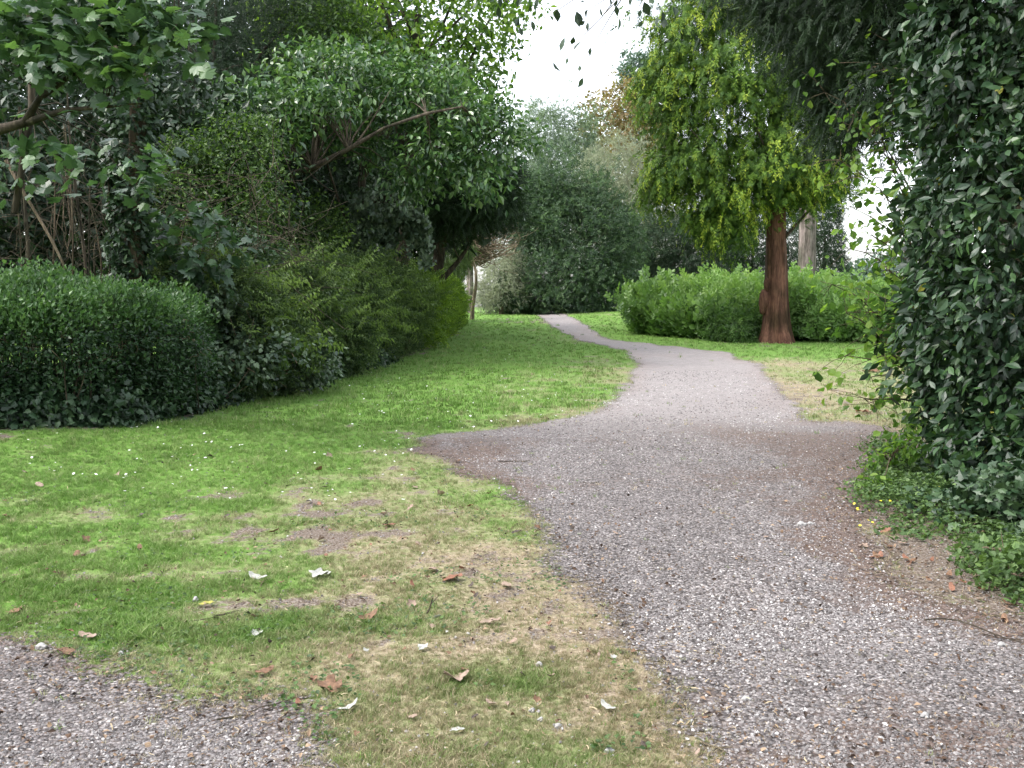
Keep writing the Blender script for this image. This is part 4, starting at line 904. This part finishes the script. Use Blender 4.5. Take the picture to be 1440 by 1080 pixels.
tree('leaf_clump', 'fresh green leafy seedling clump at the outer edge of the weeds', 'plant', tuple(G(1250, 660)), M['hazel'], M['bark_brown'],
     [blob(1245, 655, 26, 18, float(G(1250, 665)[1]), .18), blob(1265, 640, 24, 16, float(G(1250, 650)[1]), .2), blob(1235, 690, 18, 14, float(G(1240, 700)[1]), .14), blob(1285, 620, 24, 20, 8.9, .2)], 90, 7, .06, OVAL, 69, clump=.05, trunk_r=.006, nlimbs=3, twigs=1, part='leaves', wood='stems')
tree('nettle_clump', 'rank green clump of small round leaves at the frame edge beside the gravel', 'plant', tuple(G(1430, 830)), M['weed'], M['bark_brown'],
     [blob(1410, 795, 35, 26, 5.6, .18), blob(1440, 810, 45, 40, 5.3, .2), blob(1370, 780, 25, 18, 5.8, .15)], 90, 7, .042, ROUND + IVY, 71, clump=.045, trunk_r=.006, nlimbs=3, twigs=1, part='leaves', wood='stems')
# clover and plantain patches in the lawn, daisies
def patch(c, rx, ry):
    a = np.linspace(0, 2 * PI, 14, endpoint=False); return np.array([c[0] + rx * np.cos(a), c[1] + ry * np.sin(a)]).T
for c_, rx, ry, n_ in [((60, 765), .45, .35, 260), ((130, 715), .8, .6, 420), ((300, 640), 1.0, .6, 300), ((470, 660), .8, .6, 260)]:
    pass
cl = np.vstack([cone_pts(20000, 3.4, 14)]); rs2 = np.random.RandomState(5)
cl = cl[(cl[:, 0] < .5) & (sdist(cl, PATH) < -.15) & (sdist(cl, SPUR) < -.1) & (sdist(cl, HEDGEP) < -.1)]
cl = cl[noise(cl, 1.5, 15) + .35 * noise(cl, 6, 16) > .36]; n = len(cl)
o = scatter('clover', M['weed'], None, np.c_[cl, H(cl[:, 0], cl[:, 1]) + .018], np.c_[rs2.normal(size=(n, 2)), .2 * np.ones(n)], rs2.normal(size=(n, 3)) * .3 + [0, 0, 1], .014 + .015 * rs2.rand(n), ROUND, {'rnd': rs2.rand(n) * .8}, 4)
tag(o, 'patches of small round clover leaves in the lawn', 'clover', kind='stuff')
white = plain('daisy_petal', (.75, .75, .72), (.85, .85, .82)); yellow = plain('buttercup_petal', (.75, .6, .03), (.85, .7, .05))
dz = [G(480 + 330 * rs2.rand(), 490 + 160 * rs2.rand()) for _ in range(160)] + [G(40 + 560 * rs2.rand(), 600 + 110 * rs2.rand()) for _ in range(90)]
dz = np.array(dz); dz = dz[(sdist(dz, PATH) < -.2) & (sdist(dz, HEDGEP) < -.1)]; n = len(dz)
disc = ([(math.cos(a), math.sin(a), 0.1 * math.sin(3 * a)) for a in np.linspace(0, 6.28, 8, endpoint=False)], [tuple(range(8))])
o = scatter('daisies', white, None, np.c_[dz, H(dz[:, 0], dz[:, 1]) + .045], np.c_[rs2.normal(size=(n, 2)), np.zeros(n)], rs2.normal(size=(n, 3)) * .3 + [0, -.2, 1], .007 + .009 * rs2.rand(n) ** 2, [disc], {}, 4)
tag(o, 'tiny white daisies and petals dotted over the green lawn', 'daisies', kind='stuff')
yf = np.array([G(1190 + 130 * rs2.rand(), 700 + 60 * rs2.rand()) for _ in range(14)]); n = len(yf)
o = scatter('buttercups', yellow, None, np.c_[yf, H(yf[:, 0], yf[:, 1]) + .10], np.c_[rs2.normal(size=(n, 2)), np.zeros(n)], rs2.normal(size=(n, 3)) * .3 + [0, -.4, 1], .010, [disc], {}, 4)
tag(o, 'tiny yellow flowers among the weeds at the path edge', 'flowers', kind='stuff')

# ---- straw, chaff and tiny litter (uncountable) ----------------------------------------
q = cone_pts(30000, 3.0, 14); z_ = zones(q); keep = rs.rand(len(q)) < np.clip(.15 + .9 * z_[0] * (z_[2] < .1) + .4 * (z_[1] > .45), 0, 1) * np.where(z_[2] > .25, .12, 1); q = q[keep]; n = len(q)
bits = [([(-.03 * w_ + c1, -.5, 0), (.03 * w_ + c1, -.5, 0), (.035 * w_ - c1, 0, .06), (.015 * w_ + c1, .5, 0), (-.02 * w_ + c1, .5, .02), (-.035 * w_ - c1, 0, .05)], [(0, 1, 2, 5), (5, 2, 3, 4)]) for w_, c1 in ((1, .05), (.7, -.08), (.6, .12), (2.2, .03))]
strawm = leaf_mat('dry_straw', (.13, .085, .05), (.27, .20, .12), (.48, .40, .27), .7, 0, .3)
o = scatter('straw', strawm, None, np.c_[q, H(q[:, 0], q[:, 1]) + .012 + .012 * rs.rand(n)], np.c_[rs.normal(size=(n, 2)), .25 * rs.normal(size=n)], rs.normal(size=(n, 3)) * .35 + [0, 0, 1], .012 + .024 * rs.rand(n) ** 2, bits, {'rnd': rs.rand(n)}, 8)
tag(o, 'dry grass stems and chaff lying over the worn turf', 'straw', kind='stuff')

q = cone_pts(30000, 3.0, 16); z_ = zones(q); iw = sdist(q, wp) > -.3
keep = rs.rand(len(q)) < np.where(z_[2] > .2, .10, .35) * np.clip(.3 + noise(q, 1.1, 88) + .5 * z_[0], .1, 1) + .6 * iw + .35 * (z_[1] > .5)
q = q[keep & (sdist(q, HEDGEP) < .1)]; n = len(q)
litm = leaf_mat('leaf_litter', (.03, .02, .015), (.12, .07, .045), (.36, .26, .18), .75, 0, .3)
o = scatter('leaf_litter', litm, None, np.c_[q, H(q[:, 0], q[:, 1]) + .008 + .02 * rs.rand(n)], np.c_[rs.normal(size=(n, 2)), .3 * rs.normal(size=n)], rs.normal(size=(n, 3)) * .4 + [0, 0, 1], .010 + .024 * rs.rand(n) ** 2.4, [t_oval(.3, .15), t_rhomb(.3, .2), t_oval(.42, -.1, .8), t_rhomb(.12, .1)], {'rnd': rs.rand(n) ** 1.3}, 8)
tag(o, 'crumbs of broken brown leaves strewn through the turf and the path edges', 'leaf litter', kind='stuff')
# ---- fallen leaves, each its own thing ------------------------------------------------
def leaf_proto(name, kind, mat, seed):
    """one fallen leaf as a curled sheet with lobed outline and thickness"""
    rs = np.random.RandomState(seed); bm = bmesh.new(); n = 24; rings = 4; vs = []
    def rad(a):
        if kind == 'lobed': return .55 + .28 * abs(math.cos(2.5 * a)) ** 1.5 + .06 * math.sin(9 * a)
        if kind == 'oval': return .62 * (1 / math.sqrt(math.cos(a) ** 2 / .16 + math.sin(a) ** 2 / .85)) * 1.6
        return .5 + .12 * math.sin(3 * a + seed) + .08 * math.sin(7 * a)
    cz = bm.verts.new((0, 0, 0)); curl = .1 + .4 * rs.rand(); ph = rs.rand() * 6.28
    for r in range(1, rings + 1):
        row = []
        for i in range(n):
            a = 2 * PI * i / n; R = rad(a) * r / rings; x, y = R * math.cos(a), R * math.sin(a)
            z = curl * (x * math.cos(ph) + y * math.sin(ph)) ** 2 * 1.2 + .06 * math.sin(6 * x + seed) * r / rings + .05 * math.sin(9 * y) * r / rings
            row.append(bm.verts.new((x, y, z)))
        vs.append(row)
    for i in range(n):
        bm.faces.new((cz, vs[0][i], vs[0][(i + 1) % n]))
        for r in range(rings - 1): bm.faces.new((vs[r][i], vs[r + 1][i], vs[r + 1][(i + 1) % n], vs[r][(i + 1) % n]))
    me = bpy.data.meshes.new(name); bm.to_mesh(me); bm.free(); me.materials.append(mat)
    o = bpy.data.objects.new(name, me); sm = o.modifiers.new('thickness', 'SOLIDIFY'); sm.thickness = .02; return o
LM = {'brown': plain('brown_dead_leaf', (.10, .055, .03), (.22, .12, .065), .7, 4), 'orange': plain('orange_dead_leaf', (.15, .065, .038), (.26, .115, .065), .6, 4), 'pale': plain('pale_leaf_underside', (.30, .30, .27), (.42, .42, .38), .7, 4),
      'tan': plain('tan_dead_leaf', (.20, .14, .10), (.34, .25, .195), .7, 4), 'dark': plain('blackened_dead_leaf', (.03, .022, .018), (.08, .055, .04), .6, 4), 'yellow': plain('yellow_dead_leaf', (.28, .27, .05), (.4, .37, .08), .6, 4), 'white': plain('pale_stone', (.28, .27, .26), (.42, .41, .40), .7, 6)}
protos = {}
def drop(px, py, wpx, col, shape, label, group=None, rz=None, tilt=.25, name='fallen_leaf', cat='leaf'):
    g = G(px, py); key = (col, shape, name)
    if key not in protos: protos[key] = [leaf_proto(name, shape, LM[col], len(protos) + s * 17) for s in range(2)]; used[key] = 0
    p = protos[key][used[key] % 2]; o = p if used[key] < 2 else p.copy(); used[key] += 1; C.objects.link(o)
    s = wpx * g[1] / F * .70; o.scale = (s, s, s); r = random.Random(px * 7 + py)
    o.rotation_euler = (r.uniform(-tilt, tilt), r.uniform(-tilt, tilt), r.uniform(0, 6.28) if rz is None else rz)
    o.location = (g[0], g[1], float(H(g[0], g[1])) + .018 + s * .06)
    for k_ in ('group', 'label', 'category'):
        if k_ in o: del o[k_]
    tag(o, label, cat, group); return o
used = {}
SP = [(450, 813, 28, 'pale', 'lobed', 'large white crumpled lobed leaf lying on the worn turf'), (363, 815, 24, 'pale', 'oval', 'pale flat leaf beside the large white crumpled leaf'),
      (362, 899, 26, 'pale', 'oval', 'white leaf lying flat below the bare patch in the lawn'), (690, 882, 26, 'tan', 'oval', 'long pinkish brown leaf at the edge of the straw coloured turf'),
      (420, 997, 16, 'orange', 'oval', 'bright orange curled leaf near the gravel corner'), (640, 960, 34, 'tan', 'lobed', 'crumpled tan leaf in several folds on the near turf'),
      (691, 994, 22, 'tan', 'round', 'rounded pinkish brown leaf with a dark shadow under it'), (463, 975, 34, 'brown', 'lobed', 'curled olive brown leaf standing up in the near turf'),
      (372, 952, 26, 'brown', 'oval', 'dark brown leaf stood on edge in the near turf'), (855, 998, 22, 'pale', 'oval', 'small white leaf on the straw beside the path, nearest the gravel'),
      (594, 919, 20, 'pale', 'round', 'small pale grey leaf in the middle of the near turf'), (643, 1030, 18, 'pale', 'oval', 'pale leaf on edge close to the bottom of the lawn'),
      (547, 740, 18, 'orange', 'lobed', 'rusty red leaf on the green lawn left of the path bend'), (1330, 684, 40, 'tan', 'lobed', 'big curled pinkish brown leaf caught in the weeds under the laurel'),
      (518, 875, 26, 'brown', 'oval', 'olive brown curled leaf between pale leaves on the turf'), (108, 783, 15, 'brown', 'oval', 'lone brown leaf on the bright green lawn'),
      (292, 855, 20, 'yellow', 'oval', 'yellow green leaf beside a brown one on the turf'), (20, 865, 20, 'orange', 'lobed', 'reddish leaf at the lawn edge above the gravel corner'),
      (90, 922, 26, 'brown', 'lobed', 'brown leaf pair on the border of the gravel corner'), (123, 899, 26, 'tan', 'oval', 'cream coloured bark flake above the gravel corner'),
      (712, 826, 24, 'tan', 'oval', 'grey brown leaf on bare soil by the path'), (608, 806, 20, 'tan', 'oval', 'pinkish leaf on the bare patch of turf'), (635, 818, 30, 'orange', 'lobed', 'rust brown cluster leaf beside the pinkish leaf'),
      (1225, 525, 22, 'brown', 'lobed', 'brown leaf on the dry turf before the laurel'), (1215, 582, 22, 'orange', 'lobed', 'reddish brown leaf on the dry grass edge near the laurel'), (727, 752, 16, 'dark', 'oval', 'dark leaf on grass beside the path'),
      (1215, 770, 18, 'tan', 'round', 'pink tan leaf on the red soil edge of the path'), (490, 1003, 26, 'pale', 'oval', 'white feathery scrap in the nearest grass')]
for a in SP: drop(*a)
rs = np.random.RandomState(77); GR = {'brown': 'small brown fallen leaf scattered on the lawn', 'tan': 'small tan fallen leaf scattered on the lawn', 'dark': 'small blackened fallen leaf scattered on the lawn', 'pale': 'small pale fallen leaf scattered on the lawn', 'orange': 'small orange fallen leaf scattered on the lawn'}
cnt = 0
while cnt < 125:
    px_ = rs.uniform(5, 1000); py_ = 1080 - 440 * rs.rand() ** .8; g = G(px_, py_); qq = np.array([g])
    if sdist(qq, PATH)[0] > .1 or (sdist(qq, SPUR)[0] > .1 and rs.rand() < .7) or (px_ < 300 and rs.rand() < .5): continue
    col = ['brown', 'tan', 'dark', 'pale', 'orange'][rs.choice(5, p=[.32, .28, .2, .12, .08])]
    drop(px_, py_, rs.uniform(5, 14), col, ['lobed', 'oval', 'round'][rs.randint(3)], GR[col], GR[col].replace('leaf scattered', 'leaves scattered'), tilt=.6); cnt += 1
# leaves along the red soil edge
for i in range(26):
    t = rs.rand(); px_ = 1205 + 230 * t + rs.normal() * 12; py_ = 745 + 120 * t + rs.normal() * 14
    drop(px_, py_, rs.uniform(8, 16), ['brown', 'tan', 'orange'][rs.randint(3)], 'oval', 'small dry leaf on the red soil between weeds and gravel', 'small dry leaves on the red soil strip', tilt=.5)
for i in range(14):
    px_ = rs.uniform(780, 1150); py_ = rs.uniform(620, 900)
    drop(px_, py_, rs.uniform(6, 11), ['brown', 'dark', 'tan'][rs.randint(3)], 'oval', 'small dry leaf lying out on the gravel path', 'small dry leaves out on the gravel path', tilt=.4)
# pale stones
STN = []
def stone(px, py, wpx, label, group=None, col='white'):
    g = G(px, py); 
    if not STN:
        o = lump('pale_stone', (0, 0, 0), (.5, .38, .28), LM['white'], None, 3, .5, 6); C.objects.unlink(o); STN.append(o)
    o = STN[0] if len(STN) == 1 else STN[0].copy(); STN.append(o); C.objects.link(o); s = wpx * g[1] / F; o.scale = (s, s, s)
    for k_ in ('group',):
        if k_ in o: del o[k_]
    o.rotation_euler = (0, 0, px % 6); o.location = (g[0], g[1], float(H(g[0], g[1])) + s * .15); tag(o, label, 'stone', group)
for (a, b_, w_) in [(748, 1001, 11), (760, 1015, 11), (758, 938, 12), (783, 1024, 13), (858, 1055, 14), (1238, 1040, 13), (1128, 742, 13), (1140, 740, 9), (60, 912, 16), (170, 922, 14), (275, 846, 12), (1050, 985, 14), (930, 950, 9), (1300, 1010, 16), (1410, 905, 14)]:
    stone(a, b_, w_, 'small pale stone lying loose on the turf or gravel', 'small loose pale stones')
# twigs
for i, (a, b_, c_, d_, lab) in enumerate([((700), 650, 742, 652, 'dark curved twig at the mouth of the gravel bulge'), (820, 681, 840, 682, 'short dark twig on the left side of the gravel'), (1300, 872, 1440, 905, 'long dark twig along the soil beside the weeds'), (1240, 765, 1262, 790, 'thin pale curved twig on the red soil'),
      (600, 470 + 400, 600, 895, 'short twig stuck upright in the turf'), (305, 1015, 385, 1000, 'blackish rough stick on the gravel corner border'), (358, 838, 372, 818, 'slanting brown twig beside the pale leaves'), (250, 880, 330, 868, 'thin twig under the lawn leaves near the gravel corner'), (985, 1045, 1020, 1060, 'pale short twig where straw meets the gravel')]):
    if 'left' in lab: lab = 'short dark twig lying on the gravel beyond the bend'
    g1, g2 = G(a, b_), G(c_, d_); p1 = np.array([*g1, float(H(*g1)) + .014]); p2 = np.array([*g2, float(H(*g2)) + .014])
    if 'upright' in lab: p2 = p1 + [.03, 0, .08]
    o = tube([limb(p1, p2, .005, .003, 7, .06, i + 3), limb(p1 * .4 + p2 * .6, p2 + [.03, .03, .004], .003, .002, 4, .05, i)], 'twig', M['twig_pale'] if 'pale' in lab else M['bark_dark'], None, 5); tag(o, lab, 'twig')

def wb(x, y, z, rx, ry, rz): return (np.array([x, y, z], float), np.array([rx, ry, rz], float))
mass('unseen_wood', 'unseen tall trees added round the viewpoint to block the low sky', 'woodland',
     [wb(-9, -14, 8, 6, 4, 7), wb(4, -16, 9, 7, 4, 8), wb(15, -10, 8, 5, 5, 7), wb(-19, -5, 8, 4, 6, 7), wb(-17, 6, 7, 3, 5, 6), wb(13, 5, 7, 4, 6, 6), wb(-2, -6.5, 9.5, 5, 2.5, 2.5)], 1900, 9, .5, RHOMB, M['dark'], 261, clump=.6, inner=.6)  # unseen trees, put in to keep low sky light off front faces
# ------------------------------------------------------------------ far pale ground past the crest
V = [(-60, 125, -4.6), (60, 125, -4.6), (60, 400, -4.6), (-60, 400, -4.6)]
me = bpy.data.meshes.new('far_road'); me.from_pydata(V, [], [(0, 1, 2, 3)]); o = link('far_road', me, plain('pale_concrete', (.5, .5, .5), (.6, .6, .6), .8, .3)); tag(o, 'pale open paved ground far beyond the crest', 'road', kind='structure')

# ------------------------------------------------------------------ light
w = bpy.data.worlds.new("World"); sc.world = w; w.use_nodes = True; nt = w.node_tree; bg = nt.nodes['Background']
SUN_EL, SUN_AZ = math.radians(56), math.radians(-108)     # azimuth from +Y (view direction), negative = towards the wood side
sky = nt.nodes.new('ShaderNodeTexSky'); sky.sky_type = 'NISHITA'; sky.sun_disc = False
sky.sun_elevation = SUN_EL; sky.sun_rotation = SUN_AZ; sky.air_density = 1.0; sky.dust_density = 2.5; sky.ozone_density = 1.0
hs = nt.nodes.new('ShaderNodeHueSaturation'); hs.inputs['Saturation'].default_value = .30; hs.inputs['Value'].default_value = 2.2
nt.links.new(sky.outputs[0], hs.inputs['Color']); nt.links.new(hs.outputs[0], bg.inputs[0]); bg.inputs[1].default_value = .15
sd = bpy.data.lights.new('sun', 'SUN'); sd.energy = 1.0; sd.angle = math.radians(22); sd.color = (1, .95, .87)
so = bpy.data.objects.new('sun', sd); C.objects.link(so)
dv = Vector((math.sin(SUN_AZ) * math.cos(SUN_EL), math.cos(SUN_AZ) * math.cos(SUN_EL), math.sin(SUN_EL)))
so.rotation_euler = dv.to_track_quat('Z', 'Y').to_euler()
vs = sc.view_settings; sc.display_settings.display_device = 'sRGB'; vs.view_transform = 'Standard'; vs.look = 'None'; vs.gamma = 1; vs.exposure = .9
sc.cycles.max_bounces = 6; sc.cycles.diffuse_bounces = 3; sc.cycles.glossy_bounces = 2; sc.cycles.transmission_bounces = 4; sc.cycles.transparent_max_bounces = 8
